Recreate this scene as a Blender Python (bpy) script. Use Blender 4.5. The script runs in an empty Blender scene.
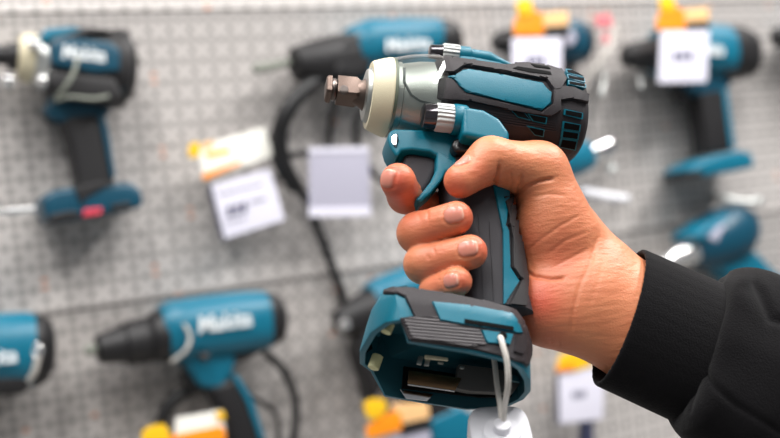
import bpy, bmesh, math, random
import numpy as np
from mathutils import Vector, Matrix
from mathutils.bvhtree import BVHTree
random.seed(4)
SC = bpy.context.scene
COL = SC.collection
F = 1050.0
S = 0.92
RHO = math.radians(6.67)
CAM = Vector((0, 0, 1.5))
FWD = Vector((0, 1, 0))
RT = Vector((math.cos(RHO), 0, -math.sin(RHO)))
UP = Vector((math.sin(RHO), 0, math.cos(RHO)))

def ray(px, py):
    return FWD + RT * ((px - 390) / F) + UP * ((219 - py) / F)

def to_px(p):
    d = Vector(p) - CAM
    z = d.dot(FWD)
    return 390 + F * d.dot(RT) / z, 219 - F * d.dot(UP) / z

class Frame:
    """a real plane in the place (the wall, or the mid plane of the held tool); pt() gives its point seen at a photo pixel"""
    def __init__(self, o, n, unit=1.0):
        self.o, self.n, self.unit = Vector(o), Vector(n).normalized(), unit
    def pt(self, px, py, off=0.0):
        d = ray(px, py)
        t = ((self.o + self.n * (off * self.unit)) - CAM).dot(self.n) / d.dot(self.n)
        return CAM + d * t
    def m(self, px, py, off=0.0):
        return (self.pt(px, py, off) - CAM).dot(FWD) / F

TH = math.radians(26)
DW = Vector((math.cos(TH), math.sin(TH), 0))
WALL_O = Vector((0, 1.40, 1.5))
WL = Frame(WALL_O, (math.sin(TH), -math.cos(TH), 0))
_r, _y = math.radians(24), math.radians(12)
NT = RT * (math.sin(_y) * math.cos(_r)) + UP * math.sin(_r) - FWD * (math.cos(_r) * math.cos(_y))
TL = Frame(CAM + ray(470, 220) * (0.6 * S), NT, 0.001 * S)      # offsets in mm
T = TL.pt

# ------------------------------------------------------------------ materials
def lin(c):
    return tuple(((x / 255) / 12.92 if x / 255 <= 0.04045 else ((x / 255 + 0.055) / 1.055) ** 2.4) for x in c) + (1,)

def mat(name, rgb, rough=0.5, metal=0.0, coat=0.0, bump=0.0, bscale=900, sheen=0.0, emit=None, var=0.0, spec=0.5):
    m = bpy.data.materials.new(name); m.use_nodes = True
    nt = m.node_tree; b = nt.nodes['Principled BSDF']
    b.inputs['Base Color'].default_value = lin(rgb)
    b.inputs['Roughness'].default_value = rough
    b.inputs['Metallic'].default_value = metal
    b.inputs['Coat Weight'].default_value = coat
    b.inputs['Specular IOR Level'].default_value = spec
    b.inputs['Sheen Weight'].default_value = sheen
    tc = nt.nodes.new('ShaderNodeTexCoord')
    if bump or var:
        nz = nt.nodes.new('ShaderNodeTexNoise'); nz.inputs['Scale'].default_value = bscale
        nt.links.new(tc.outputs['Object'], nz.inputs['Vector'])
    if bump:
        bp = nt.nodes.new('ShaderNodeBump'); bp.inputs['Strength'].default_value = bump
        bp.inputs['Distance'].default_value = 0.0004
        nt.links.new(nz.outputs['Fac'], bp.inputs['Height'])
        nt.links.new(bp.outputs['Normal'], b.inputs['Normal'])
    if var:
        n2 = nt.nodes.new('ShaderNodeTexNoise'); n2.inputs['Scale'].default_value = 60
        nt.links.new(tc.outputs['Object'], n2.inputs['Vector'])
        mx = nt.nodes.new('ShaderNodeMix'); mx.data_type = 'RGBA'
        c = lin(rgb)
        mx.inputs['A'].default_value = tuple(v * (1 - var) for v in c[:3]) + (1,)
        mx.inputs['B'].default_value = tuple(min(1, v * (1 + var)) for v in c[:3]) + (1,)
        nt.links.new(n2.outputs['Fac'], mx.inputs['Factor'])
        nt.links.new(mx.outputs['Result'], b.inputs['Base Color'])
    if emit:
        b.inputs['Emission Color'].default_value = lin(rgb); b.inputs['Emission Strength'].default_value = emit
    return m

M = {}
M['teal'] = mat('teal plastic', (0, 100, 120), 0.36, bump=0.25, bscale=1800, spec=0.35)
M['teal_dark'] = mat('shaded teal plastic', (0, 70, 82), 0.5)  # darker copy of the teal: shade inside the foot put into the colour
M['black'] = mat('black rubber', (42, 38, 41), 0.55, bump=0.5, bscale=2500, spec=0.3)
M['grip'] = mat('grey rubber', (52, 50, 54), 0.6, bump=0.3, bscale=2500, spec=0.3)
M['void'] = mat('dark gap', (7, 8, 9), 0.8, spec=0.1)
M['cream'] = mat('cream rubber', (216, 206, 176), 0.45, bump=0.2, bscale=1500)
M['steel'] = mat('dark steel', (104, 90, 83), 0.42, metal=1.0, bump=0.2, bscale=1200)
M['case'] = mat('cast aluminium', (178, 180, 176), 0.36, metal=0.9, bump=0.35, bscale=1400)
M['chrome'] = mat('chrome', (215, 215, 218), 0.12, metal=1.0)
M['ribbed'] = mat('pale ribbed ring', (190, 192, 190), 0.35, metal=0.6)
M['white'] = mat('white plastic', (224, 224, 230), 0.35)
M['cable_grey'] = mat('grey cable', (206, 201, 194), 0.4)
M['brass'] = mat('bronze contact plate', (150, 118, 88), 0.28, metal=1.0)
M['pin'] = mat('cream pin', (214, 212, 160), 0.4)
M['terminal'] = mat('grey terminal block', (86, 84, 82), 0.5)
M['knit'] = mat('black knit', (12, 11, 13), 0.95, bump=1.0, bscale=1100, sheen=0.07, spec=0.1)
# background
M['bteal'] = mat('teal housing', (0, 104, 130), 0.4)
M['bteal_deep'] = mat('deep teal housing', (0, 66, 88), 0.4)
M['bblack'] = mat('black housing', (26, 25, 27), 0.5)
M['bcable'] = mat('black cable', (20, 20, 22), 0.5)
M['paper'] = mat('white label card', (226, 224, 238), 0.6)
M['holder'] = mat('grey lilac ticket', (176, 174, 190), 0.4)
M['print'] = mat('dark print', (70, 70, 100), 0.7)
M['yellow'] = mat('yellow card', (250, 196, 20), 0.5)
M['orange'] = mat('orange card', (255, 150, 10), 0.5)
M['peach'] = mat('peach card', (250, 200, 140), 0.5)
M['glosswhite'] = mat('glossy white card', (250, 248, 240), 0.25)
M['pink'] = mat('pink card', (222, 120, 128), 0.5)
M['cord'] = mat('dull olive cord', (128, 132, 122), 0.5)
M['red'] = mat('red print', (205, 60, 80), 0.5)
M['logo'] = mat('white lettering', (235, 240, 242), 0.5)
M['navy'] = mat('dark blue holder and shadow', (50, 54, 80), 0.5)
M['brightsteel'] = mat('bright steel', (235, 235, 235), 0.22, metal=0.9)

def clear_mat():
    m = bpy.data.materials.new('clear plastic'); m.use_nodes = True
    nt = m.node_tree; nt.nodes.clear()
    out = nt.nodes.new('ShaderNodeOutputMaterial'); mx = nt.nodes.new('ShaderNodeMixShader')
    tr = nt.nodes.new('ShaderNodeBsdfTransparent'); gl = nt.nodes.new('ShaderNodeBsdfGlossy'); lw = nt.nodes.new('ShaderNodeLayerWeight'); fr = nt.nodes.new('ShaderNodeMapRange')
    tr.inputs['Color'].default_value = (0.93, 0.96, 0.94, 1); gl.inputs['Roughness'].default_value = 0.03; lw.inputs['Blend'].default_value = 0.22; fr.inputs['To Min'].default_value = 0.05; fr.inputs['To Max'].default_value = 0.75; nt.links.new(lw.outputs['Facing'], fr.inputs['Value'])
    nt.links.new(fr.outputs[0], mx.inputs[0]); nt.links.new(tr.outputs[0], mx.inputs[1]); nt.links.new(gl.outputs[0], mx.inputs[2])
    nt.links.new(mx.outputs[0], out.inputs[0])
    return m
M['clear'] = clear_mat()

def ribbed_mat(name, rgb, direction, pitch, strength=0.8, rough=0.5):
    """fine parallel ribs across a real direction, as a bump"""
    m = mat(name, rgb, rough); nt = m.node_tree; b = nt.nodes['Principled BSDF']
    g = nt.nodes.new('ShaderNodeNewGeometry'); dp = nt.nodes.new('ShaderNodeVectorMath'); dp.operation = 'DOT_PRODUCT'
    dp.inputs[1].default_value = direction
    mu = nt.nodes.new('ShaderNodeMath'); mu.operation = 'MULTIPLY'; mu.inputs[1].default_value = 2 * math.pi / pitch
    sn = nt.nodes.new('ShaderNodeMath'); sn.operation = 'SINE'
    bp = nt.nodes.new('ShaderNodeBump'); bp.inputs['Strength'].default_value = strength; bp.inputs['Distance'].default_value = 0.0004
    nt.links.new(g.outputs['Position'], dp.inputs[0]); nt.links.new(dp.outputs['Value'], mu.inputs[0]); nt.links.new(mu.outputs[0], sn.inputs[0])
    nt.links.new(sn.outputs[0], bp.inputs['Height']); nt.links.new(bp.outputs['Normal'], b.inputs['Normal'])
    return m

def skin_mat():
    m = bpy.data.materials.new('skin'); m.use_nodes = True
    nt = m.node_tree; b = nt.nodes['Principled BSDF']; L = nt.links.new
    def N(t, **k):
        n = nt.nodes.new(t)
        for a, v in k.items(): setattr(n, a, v)
        return n
    red = N('ShaderNodeAttribute', attribute_name='redness'); nail = N('ShaderNodeAttribute', attribute_name='nail'); free = N('ShaderNodeAttribute', attribute_name='nail_edge')
    tc = N('ShaderNodeTexCoord')
    n1 = N('ShaderNodeTexNoise'); n1.inputs['Scale'].default_value = 55; n1.inputs['Detail'].default_value = 6
    L(tc.outputs['Object'], n1.inputs['Vector'])
    def mix(a, b_, fac):
        x = N('ShaderNodeMix', data_type='RGBA')
        for s, v in (('A', a), ('B', b_)):
            if isinstance(v, tuple): x.inputs[s].default_value = v
            else: L(v, x.inputs[s])
        if isinstance(fac, float): x.inputs['Factor'].default_value = fac
        else: L(fac, x.inputs['Factor'])
        return x.outputs['Result']
    base = mix(lin((216, 142, 100)), lin((192, 108, 74)), n1.outputs['Fac'])
    c = mix(base, lin((206, 76, 58)), red.outputs['Fac'])
    c = mix(c, lin((206, 132, 114)), nail.outputs['Fac'])
    c = mix(c, lin((228, 190, 168)), free.outputs['Fac'])
    L(c, b.inputs['Base Color'])
    b.inputs['Subsurface Weight'].default_value = 0.12
    b.inputs['Subsurface Radius'].default_value = (1.0, 0.35, 0.2); b.inputs['Subsurface Scale'].default_value = 0.004
    rr = N('ShaderNodeMapRange'); rr.inputs['To Min'].default_value = 0.46; rr.inputs['To Max'].default_value = 0.28
    L(nail.outputs['Fac'], rr.inputs['Value']); L(rr.outputs[0], b.inputs['Roughness'])
    mp = N('ShaderNodeMapping'); mp.inputs['Scale'].default_value = (1, 1, 1)
    v1 = N('ShaderNodeTexVoronoi', feature='DISTANCE_TO_EDGE'); v1.inputs['Scale'].default_value = 700
    n3 = N('ShaderNodeTexNoise'); n3.inputs['Scale'].default_value = 260; n3.inputs['Detail'].default_value = 5
    st = N('ShaderNodeMapping'); st.inputs['Scale'].default_value = (0.35, 1, 1.6); st.inputs['Rotation'].default_value = (0, math.radians(-30), 0)
    L(tc.outputs['Object'], st.inputs['Vector']); L(st.outputs[0], n3.inputs['Vector']); L(tc.outputs['Object'], v1.inputs['Vector'])
    ad = N('ShaderNodeMath', operation='MULTIPLY_ADD'); ad.inputs[1].default_value = 0.25
    L(v1.outputs['Distance'], ad.inputs[0]); L(n3.outputs['Fac'], ad.inputs[2])
    iv = N('ShaderNodeMath', operation='SUBTRACT'); iv.inputs[0].default_value = 1.0; L(nail.outputs['Fac'], iv.inputs[1])
    ms = N('ShaderNodeMath', operation='MULTIPLY'); ms.inputs[1].default_value = 0.5; L(iv.outputs[0], ms.inputs[0])
    bp = N('ShaderNodeBump'); bp.inputs['Distance'].default_value = 0.0009
    L(ms.outputs[0], bp.inputs['Strength']); L(ad.outputs[0], bp.inputs['Height']); L(bp.outputs['Normal'], b.inputs['Normal'])
    return m
M['skin'] = skin_mat()

# ------------------------------------------------------------------ object helpers
def root(name, label, cat, loc, group=None):
    o = bpy.data.objects.new(name, None); COL.objects.link(o); o.location = loc
    o.empty_display_size = 0.02
    o['label'] = label; o['category'] = cat
    if group: o['group'] = group
    return o

def finish(name, bm, m, parent=None, smooth=35, label=None, recalc=True):
    if recalc: bmesh.ops.recalc_face_normals(bm, faces=bm.faces)
    off = Vector((0, 0, 0)); p = parent
    while p is not None: off += p.location; p = p.parent
    me = bpy.data.meshes.new(name)
    if parent is None:
        c = sum((v.co for v in bm.verts), Vector()) / max(1, len(bm.verts)); off = c
    for v in bm.verts: v.co -= off
    bm.to_mesh(me); bm.free()
    for q in me.polygons: q.use_smooth = True
    me.set_sharp_from_angle(angle=math.radians(smooth))
    me.materials.append(m)
    o = bpy.data.objects.new(name, me); COL.objects.link(o)
    if parent is None: o.location = off
    else: o.parent = parent
    if label: o['label'] = label
    return o

def bevel(bm, w, seg=3, ang=28):
    es = [e for e in bm.edges if len(e.link_faces) == 2 and e.calc_face_angle(0) > math.radians(ang)]
    if w > 0 and es:
        bmesh.ops.bevel(bm, geom=es, offset=w, segments=seg, affect='EDGES', clamp_overlap=True, profile=0.6)

def prism_bm(fr, poly, near, far, bev=0.0, seg=3, taper=1.0, bm=None, mid=None):
    """solid with the outline poly (seen on the plane at offset near), going back to offset far"""
    t = bmesh.new()
    g = near if mid is None else mid                       # the plane on which the outline is seen
    top = [t.verts.new(fr.pt(x, y, g) + fr.n * ((near - g) * fr.unit)) for x, y in poly]
    c = sum((v.co for v in top), Vector()) / len(top)
    d = fr.n * ((far - near) * fr.unit)
    bot = [t.verts.new(c + (v.co - c) * taper + d) for v in top]
    t.faces.new(top); t.faces.new(bot[::-1])
    n = len(top)
    for i in range(n): t.faces.new((top[i], bot[i], bot[(i + 1) % n], top[(i + 1) % n]))
    bmesh.ops.recalc_face_normals(t, faces=t.faces)
    bevel(t, bev, seg)
    bmesh.ops.triangulate(t, faces=[f for f in t.faces if len(f.verts) > 4])
    return merge(bm, t)

def merge(bm, t):
    if bm is None: return t
    me = bpy.data.meshes.new('tmp'); t.to_mesh(me); t.free(); bm.from_mesh(me); bpy.data.meshes.remove(me)
    return bm

def loft_bm(stations, seg=48, cap=True, bm=None, closed=False):
    """stations: (centre, e1, e2, exponent); superellipse rings"""
    t = bmesh.new(); rings = []
    for c, e1, e2, ex in stations:
        r = []
        for i in range(seg):
            a = 2 * math.pi * i / seg; ca, sa = math.cos(a), math.sin(a)
            u = math.copysign(abs(ca) ** (2 / ex), ca); v = math.copysign(abs(sa) ** (2 / ex), sa)
            r.append(t.verts.new(c + e1 * u + e2 * v))
        rings.append(r)
    for a, b in zip(rings, rings[1:] + ([rings[0]] if closed else [])):
        for i in range(seg): t.faces.new((a[i], a[(i + 1) % seg], b[(i + 1) % seg], b[i]))
    if cap and not closed: t.faces.new(rings[0][::-1]); t.faces.new(rings[-1])
    bmesh.ops.recalc_face_normals(t, faces=t.faces)
    return merge(bm, t)

def barrel_bm(fr, st, off=0.0, lat=1.0, ex=2.0, seg=40, cap=True, bm=None):
    """round body along an axis in a frame. st: (px, py, radius px[, lateral factor])"""
    cs = [fr.pt(s[0], s[1], off) for s in st]
    ax = (cs[-1] - cs[0]).normalized(); b = fr.n.cross(ax).normalized(); ss = []
    for s, c in zip(st, cs):
        r = s[2] * ((c - CAM).dot(FWD) / F)
        ss.append((c, b * r, fr.n * (r * (s[3] if len(s) > 3 else lat)), ex))
    return loft_bm(ss, seg, cap, bm)

def catmull(pts, n=8):
    pts = [Vector(p) for p in pts]; q = [pts[0] * 2 - pts[1]] + pts + [pts[-1] * 2 - pts[-2]]; out = []
    for i in range(1, len(q) - 2):
        for k in range(n):
            t = k / n; a, b, c, d = q[i - 1:i + 3]
            out.append(0.5 * ((2 * b) + (c - a) * t + (2 * a - 5 * b + 4 * c - d) * t * t + (3 * b - a - 3 * c + d) * t ** 3))
    out.append(pts[-1]); return out

def tube_bm(pts, r, seg=12, n=8, bm=None, smooth=True):
    p = catmull(pts, n) if smooth and len(pts) > 2 else [Vector(x) for x in pts]
    up = Vector((0.3, 0.9, 0.2)); ss = []
    prev = None
    for i, c in enumerate(p):
        t = (p[min(i + 1, len(p) - 1)] - p[max(i - 1, 0)]).normalized()
        e = (prev - t * prev.dot(t)) if prev is not None else (up - t * up.dot(t))
        e.normalize(); prev = e
        rr = r if not callable(r) else r(i / (len(p) - 1))
        ss.append((c, e * rr, t.cross(e) * rr, 2.0))
    return loft_bm(ss, seg, True, bm)

class Surf:
    """a body to lay panels on: hit point and smoothed normal"""
    def __init__(self, bm):
        c = bm.copy(); bmesh.ops.triangulate(c, faces=c.faces[:]); c.normal_update(); c.verts.index_update()
        self.co = [v.co.copy() for v in c.verts]; self.no = [v.normal.copy() for v in c.verts]
        self.f = [[v.index for v in f.verts] for f in c.faces]; c.free()
        self.t = BVHTree.FromPolygons(self.co, self.f)
    def ray_cast(self, o, d):
        p, n, i, _ = self.t.ray_cast(o, d)
        if p is None: return (None, None)
        a, b, c = self.f[i]; A, B_, C_ = self.co[a], self.co[b], self.co[c]
        v0, v1, v2 = B_ - A, C_ - A, p - A
        d00, d01, d11, d20, d21 = v0.dot(v0), v0.dot(v1), v1.dot(v1), v2.dot(v0), v2.dot(v1)
        de = d00 * d11 - d01 * d01
        if abs(de) < 1e-20: return (p, n)
        v = (d11 * d20 - d01 * d21) / de; w = (d00 * d21 - d01 * d20) / de
        m = self.no[a] * (1 - v - w) + self.no[b] * v + self.no[c] * w
        return (p, m.normalized() if m.length > 1e-6 else n)
    def near(self, q):
        p, n, i, _ = self.t.find_nearest(q)
        return p, n
def bvh_of(bm): return Surf(bm)

def decal_bm(bvh, poly, h, fallback, bev=1.0, sink=0.0006, step=3.0, bm=None):
    """panel of real thickness h lying on a curved body, outline as seen in the photo"""
    t = bmesh.new()
    f = t.faces.new([t.verts.new((x, y, 0)) for x, y in poly])
    f.normal_update()
    if bev: bmesh.ops.inset_individual(t, faces=[f], thickness=bev, use_even_offset=True)
    bmesh.ops.triangulate(t, faces=t.faces[:])
    xs = [p[0] for p in poly]; ys = [p[1] for p in poly]
    for lo, hi, ax in ((min(xs), max(xs), 0), (min(ys), max(ys), 1)):
        k = lo + step * 0.73
        while k < hi:
            co = [0, 0, 0]; no = [0, 0, 0]; co[ax] = k; no[ax] = 1
            bmesh.ops.bisect_plane(t, geom=t.verts[:] + t.edges[:] + t.faces[:], plane_co=co, plane_no=no); k += step
    bmesh.ops.triangulate(t, faces=[g for g in t.faces if len(g.verts) > 4])
    t.verts.index_update(); t.edges.index_update()
    bound = {v.index for e in t.edges if len(e.link_faces) == 1 for v in e.verts}
    edges = [[v.index for v in e.verts] for e in t.edges if len(e.link_faces) == 1]
    pos = []
    for v in t.verts:
        d = ray(v.co.x, v.co.y)
        hit = bvh.ray_cast(CAM, d)
        if hit[0] is None:
            p, n = bvh.near(fallback(v.co.x, v.co.y))
        else: p, n = hit[0], hit[1]
        if n.dot(d) > 0: n = -n
        pos.append((p, n))
    low = {}
    for v in t.verts:
        p, n = pos[v.index]
        if bev and v.index in bound: v.co = p + n * (h * 0.45)
        else: v.co = p + n * h
    t.verts.ensure_lookup_table()
    for a, b in edges:
        q = []
        for k in (a, b):
            if k not in low: low[k] = t.verts.new(pos[k][0] - pos[k][1] * sink)
        t.verts.ensure_lookup_table()
        t.faces.new((t.verts[a], t.verts[b], low[b], low[a]))
    bmesh.ops.recalc_face_normals(t, faces=t.faces)
    return merge(bm, t)

def text_mesh(s, size, p0, ex, ey, n, m, parent, name='lettering', depth=0.0006, shear=0.15, offset=0.02):
    cu = bpy.data.curves.new(name, 'FONT'); cu.body = s; cu.size = 1.0; cu.shear = shear; cu.offset = offset; cu.extrude = 0.02; cu.align_x = 'CENTER'; cu.align_y = 'CENTER'
    tmp = bpy.data.objects.new('t', cu); COL.objects.link(tmp)
    me = bpy.data.meshes.new_from_object(tmp.evaluated_get(bpy.context.evaluated_depsgraph_get()))
    bpy.data.objects.remove(tmp)
    bm = bmesh.new(); bm.from_mesh(me)
    for v in bm.verts:
        c = v.co.copy(); v.co = p0 + ex * (c.x * size) + ey * (c.y * size) + n * (c.z / 0.02 * depth)
    return finish(name, bm, m, parent, recalc=False)

# ------------------------------------------------------------------ distance-field modelling for the arm and sleeve
class Field:
    @staticmethod
    def cap(P, a, b, ra, rb, flat=None, k=1.0):
        a, b = np.array(a), np.array(b)
        if flat is not None:
            w = np.array(flat) / np.linalg.norm(flat)
            P = P + np.outer((P - a) @ w * (k - 1), w); b = b + w * (((b - a) @ w) * (k - 1))
        ab = b - a; t = np.clip(((P - a) @ ab) / (ab @ ab), 0, 1)
        return np.linalg.norm(P - a - t[:, None] * ab, axis=1) - (ra + (rb - ra) * t)
    @staticmethod
    def ell(P, c, ax):
        c = np.array(c); q = P - c; k0 = 0; k1 = 0
        for v in ax:
            v = np.array(v); r = np.linalg.norm(v); s = q @ (v / r); k0 = k0 + (s / r) ** 2; k1 = k1 + (s / r ** 2) ** 2
        k0 = np.sqrt(k0); return k0 * (k0 - 1) / np.maximum(np.sqrt(k1), 1e-6)

def smin(a, b, k):
    h = np.clip(0.5 + 0.5 * (b - a) / k, 0, 1); return b * (1 - h) + a * h - k * h * (1 - h)

def nets(fn, lo, hi, h, coarse=4):
    """surface of fn = 0 as vertices and quads"""
    lo = np.array(lo); n = (np.ceil((np.array(hi) - lo) / (h * coarse)).astype(int)) * coarse
    nc = n // coarse
    g = np.stack(np.meshgrid(*[np.arange(k) for k in nc], indexing='ij'), -1).reshape(-1, 3)
    dc = fn(lo + (g + 0.5) * h * coarse - 0.5 * h)
    D = np.repeat(np.repeat(np.repeat(np.sign(dc).reshape(nc), coarse, 0), coarse, 1), coarse, 2).astype(np.float32) * h * coarse
    act = g[np.abs(dc) < h * coarse * 2.0]
    o = np.stack(np.meshgrid(*[np.arange(coarse)] * 3, indexing='ij'), -1).reshape(-1, 3)
    for s in range(0, len(act), 4000):
        idx = (act[s:s + 4000, None, :] * coarse + o[None]).reshape(-1, 3)
        D[idx[:, 0], idx[:, 1], idx[:, 2]] = fn(lo + idx * h)
    ins = D < 0
    cnt = np.zeros(np.array(D.shape) - 1, np.uint8)
    for a in (0, 1):
        for b in (0, 1):
            for c in (0, 1):
                cnt += ins[a:ins.shape[0] - 1 + a, b:ins.shape[1] - 1 + b, c:ins.shape[2] - 1 + c]
    cells = np.argwhere((cnt > 0) & (cnt < 8))
    vid = -np.ones(cnt.shape, np.int64); vid[tuple(cells.T)] = np.arange(len(cells))
    acc = np.zeros((len(cells), 3)); w = np.zeros(len(cells))
    cor = [(a, b, c) for a in (0, 1) for b in (0, 1) for c in (0, 1)]
    val = {c: D[cells[:, 0] + c[0], cells[:, 1] + c[1], cells[:, 2] + c[2]] for c in cor}
    for c in cor:
        for ax in range(3):
            if c[ax] == 0:
                e = list(c); e[ax] = 1; e = tuple(e); va, vb = val[c], val[e]
                m = (va < 0) != (vb < 0); t = np.where(m, va / np.where(m, va - vb, 1), 0)
                p = np.tile(np.array(c, float), (len(cells), 1)); p[:, ax] = t
                acc[m] += p[m]; w[m] += 1
    V = lo + (cells + acc / w[:, None]) * h
    Q = []
    for ax in range(3):
        sl0 = [slice(1, -1)] * 3; sl1 = [slice(1, -1)] * 3; sl0[ax] = slice(0, -1); sl1[ax] = slice(1, None)
        A, B = ins[tuple(sl0)], ins[tuple(sl1)]
        e = np.argwhere(A != B); s = A[tuple(e.T)]
        base = e.copy(); u, v = (ax + 1) % 3, (ax + 2) % 3
        for k in (u, v): base[:, k] += 1
        def at(du, dv):
            i = base.copy(); i[:, u] -= du; i[:, v] -= dv; return vid[tuple(i.T)]
        q = np.stack([at(1, 1), at(0, 1), at(0, 0), at(1, 0)], 1)
        q[~s] = q[~s][:, ::-1]
        Q.append(q)
    Q = np.concatenate(Q); Q = Q[(Q >= 0).all(1)]
    return V, Q

def px_np(V):
    d = V - np.array(CAM); z = d @ np.array(FWD)
    return np.stack([390 + F * (d @ np.array(RT)) / z, 219 - F * (d @ np.array(UP)) / z], 1)

def mesh_np(name, V, Q, m, parent, attrs=None):
    off = np.array(parent.location)
    me = bpy.data.meshes.new(name)
    me.vertices.add(len(V)); me.vertices.foreach_set('co', (V - off).astype(np.float32).ravel())
    me.loops.add(Q.size); me.loops.foreach_set('vertex_index', Q.ravel().astype(np.int32))
    me.polygons.add(len(Q)); me.polygons.foreach_set('loop_start', (np.arange(len(Q)) * 4).astype(np.int32))
    me.polygons.foreach_set('use_smooth', np.ones(len(Q), bool))
    me.update(calc_edges=True)
    for k, a in (attrs or {}).items():
        at = me.attributes.new(k, 'FLOAT', 'POINT'); at.data.foreach_set('value', a.astype(np.float32))
    me.materials.append(m)
    o = bpy.data.objects.new(name, me); COL.objects.link(o); o.parent = parent
    return o

def vnormals(V, Q):
    fn_ = np.cross(V[Q[:, 2]] - V[Q[:, 0]], V[Q[:, 3]] - V[Q[:, 1]]); N = np.zeros_like(V)
    for k in range(4): np.add.at(N, Q[:, k], fn_)
    return N / np.maximum(np.linalg.norm(N, axis=1, keepdims=True), 1e-12)

def largest(V, Q):
    l = np.arange(len(V)); E = np.concatenate([Q[:, [0, 1]], Q[:, [1, 2]], Q[:, [2, 3]], Q[:, [3, 0]]])
    while True:
        m = np.minimum(l[E[:, 0]], l[E[:, 1]]); k = l.copy()
        np.minimum.at(k, E[:, 0], m); np.minimum.at(k, E[:, 1], m); k = k[k]; k = k[k]
        if (k == l).all(): break
        l = k
    u, c = np.unique(l, return_counts=True); keep = l == u[c.argmax()]
    Q = Q[keep[Q[:, 0]]]; new = np.cumsum(keep) - 1
    return V[keep], new[Q]

def relax(V, Q, it=2, lam=0.5):
    E = np.concatenate([Q[:, [0, 1]], Q[:, [1, 2]], Q[:, [2, 3]], Q[:, [3, 0]]]); 
    for _ in range(it):
        A = np.zeros_like(V); c = np.zeros(len(V))
        np.add.at(A, E[:, 0], V[E[:, 1]]); np.add.at(A, E[:, 1], V[E[:, 0]]); np.add.at(c, E[:, 0], 1); np.add.at(c, E[:, 1], 1)
        V = V * (1 - lam) + lam * A / c[:, None]
    return V

# ------------------------------------------------------------------ the setting
def structure(name, bm, m):
    o = finish(name, bm, m); o['kind'] = 'structure'; return o

def wall_mat():
    m = bpy.data.materials.new('perforated metal'); m.use_nodes = True
    nt = m.node_tree; b = nt.nodes['Principled BSDF']; L = nt.links.new
    def mth(op, a, b_=None, c=None):
        n = nt.nodes.new('ShaderNodeMath'); n.operation = op
        for i, v in enumerate((a, b_, c)):
            if v is None: continue
            if isinstance(v, (int, float)): n.inputs[i].default_value = v
            else: L(v, n.inputs[i])
        return n.outputs[0]
    g = nt.nodes.new('ShaderNodeNewGeometry')
    dp = nt.nodes.new('ShaderNodeVectorMath'); dp.operation = 'DOT_PRODUCT'; dp.inputs[1].default_value = DW
    L(g.outputs['Position'], dp.inputs[0]); sx = nt.nodes.new('ShaderNodeSeparateXYZ'); L(g.outputs['Position'], sx.inputs[0])
    P = 0.0128
    u = mth('DIVIDE', dp.outputs['Value'], P); v = mth('DIVIDE', sx.outputs['Z'], P)
    def dots(u, v, ou, ov, r, fu=1, fv=1):
        a = mth('SUBTRACT', mth('FRACT', mth('ADD', mth('MULTIPLY', u, 1 / fu), ou)), 0.5); c = mth('SUBTRACT', mth('FRACT', mth('ADD', mth('MULTIPLY', v, 1 / fv), ov)), 0.5)
        a = mth('MULTIPLY', a, fu); c = mth('MULTIPLY', c, fv)
        d = mth('SQRT', mth('ADD', mth('MULTIPLY', a, a), mth('MULTIPLY', c, c)))
        return mth('LESS_THAN', d, r)
    h1 = dots(u, v, 0.0, 0.0, 0.32, fu=2)              # full columns
    h2 = dots(u, v, 0.5, 0.25, 0.32, fu=2, fv=2)       # every second hole of the columns between
    h = mth('MAXIMUM', h1, h2)
    # a few holes have an orange plug behind them
    fl = nt.nodes.new('ShaderNodeCombineXYZ'); L(mth('FLOOR', mth('ADD', u, .5)), fl.inputs[0]); L(mth('FLOOR', mth('ADD', v, .5)), fl.inputs[1])
    wn = nt.nodes.new('ShaderNodeTexWhiteNoise'); L(fl.outputs[0], wn.inputs['Vector'])
    plug = mth('LESS_THAN', wn.outputs['Value'], 0.012)
    nz = nt.nodes.new('ShaderNodeTexNoise'); nz.inputs['Scale'].default_value = 3.0; L(g.outputs['Position'], nz.inputs['Vector'])
    def mix(a, b_, f):
        x = nt.nodes.new('ShaderNodeMix'); x.data_type = 'RGBA'
        for s, q in (('A', a), ('B', b_)):
            if isinstance(q, tuple): x.inputs[s].default_value = q
            else: L(q, x.inputs[s])
        L(f, x.inputs['Factor']); return x.outputs['Result']
    metal = mix(lin((186, 180, 176)), lin((202, 197, 194)), nz.outputs['Fac'])
    hole = mix(lin((142, 138, 136)), lin((215, 150, 120)), plug)
    L(mix(metal, hole, h), b.inputs['Base Color'])
    L(mth('SUBTRACT', 1, h), b.inputs['Specular IOR Level'])
    b.inputs['Roughness'].default_value = 0.5; b.inputs['Metallic'].default_value = 0.15
    bp = nt.nodes.new('ShaderNodeBump'); bp.inputs['Distance'].default_value = 0.001; bp.inputs['Strength'].default_value = 0.6
    L(mth('SUBTRACT', 1, h), bp.inputs['Height']); L(bp.outputs['Normal'], b.inputs['Normal'])
    return m
M['wall'] = wall_mat()
M['floor'] = mat('grey vinyl floor', (150, 148, 145), 0.4, var=0.15)
M['ceil'] = mat('white ceiling', (230, 230, 230), 0.8)

def wall_box(bm, u0, u1, z0, z1, d0, d1):
    t = bmesh.new(); bmesh.ops.create_cube(t, size=1)
    for v in t.verts:
        u = u0 if v.co.x < 0 else u1; z = z0 if v.co.z < 0 else z1; d = d0 if v.co.y < 0 else d1
        v.co = Vector((WALL_O.x, WALL_O.y, 0)) + DW * u + WL.n * d + Vector((0, 0, z))
    bevel(t, 0.0015, 2)
    return merge(bm, t)
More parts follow.
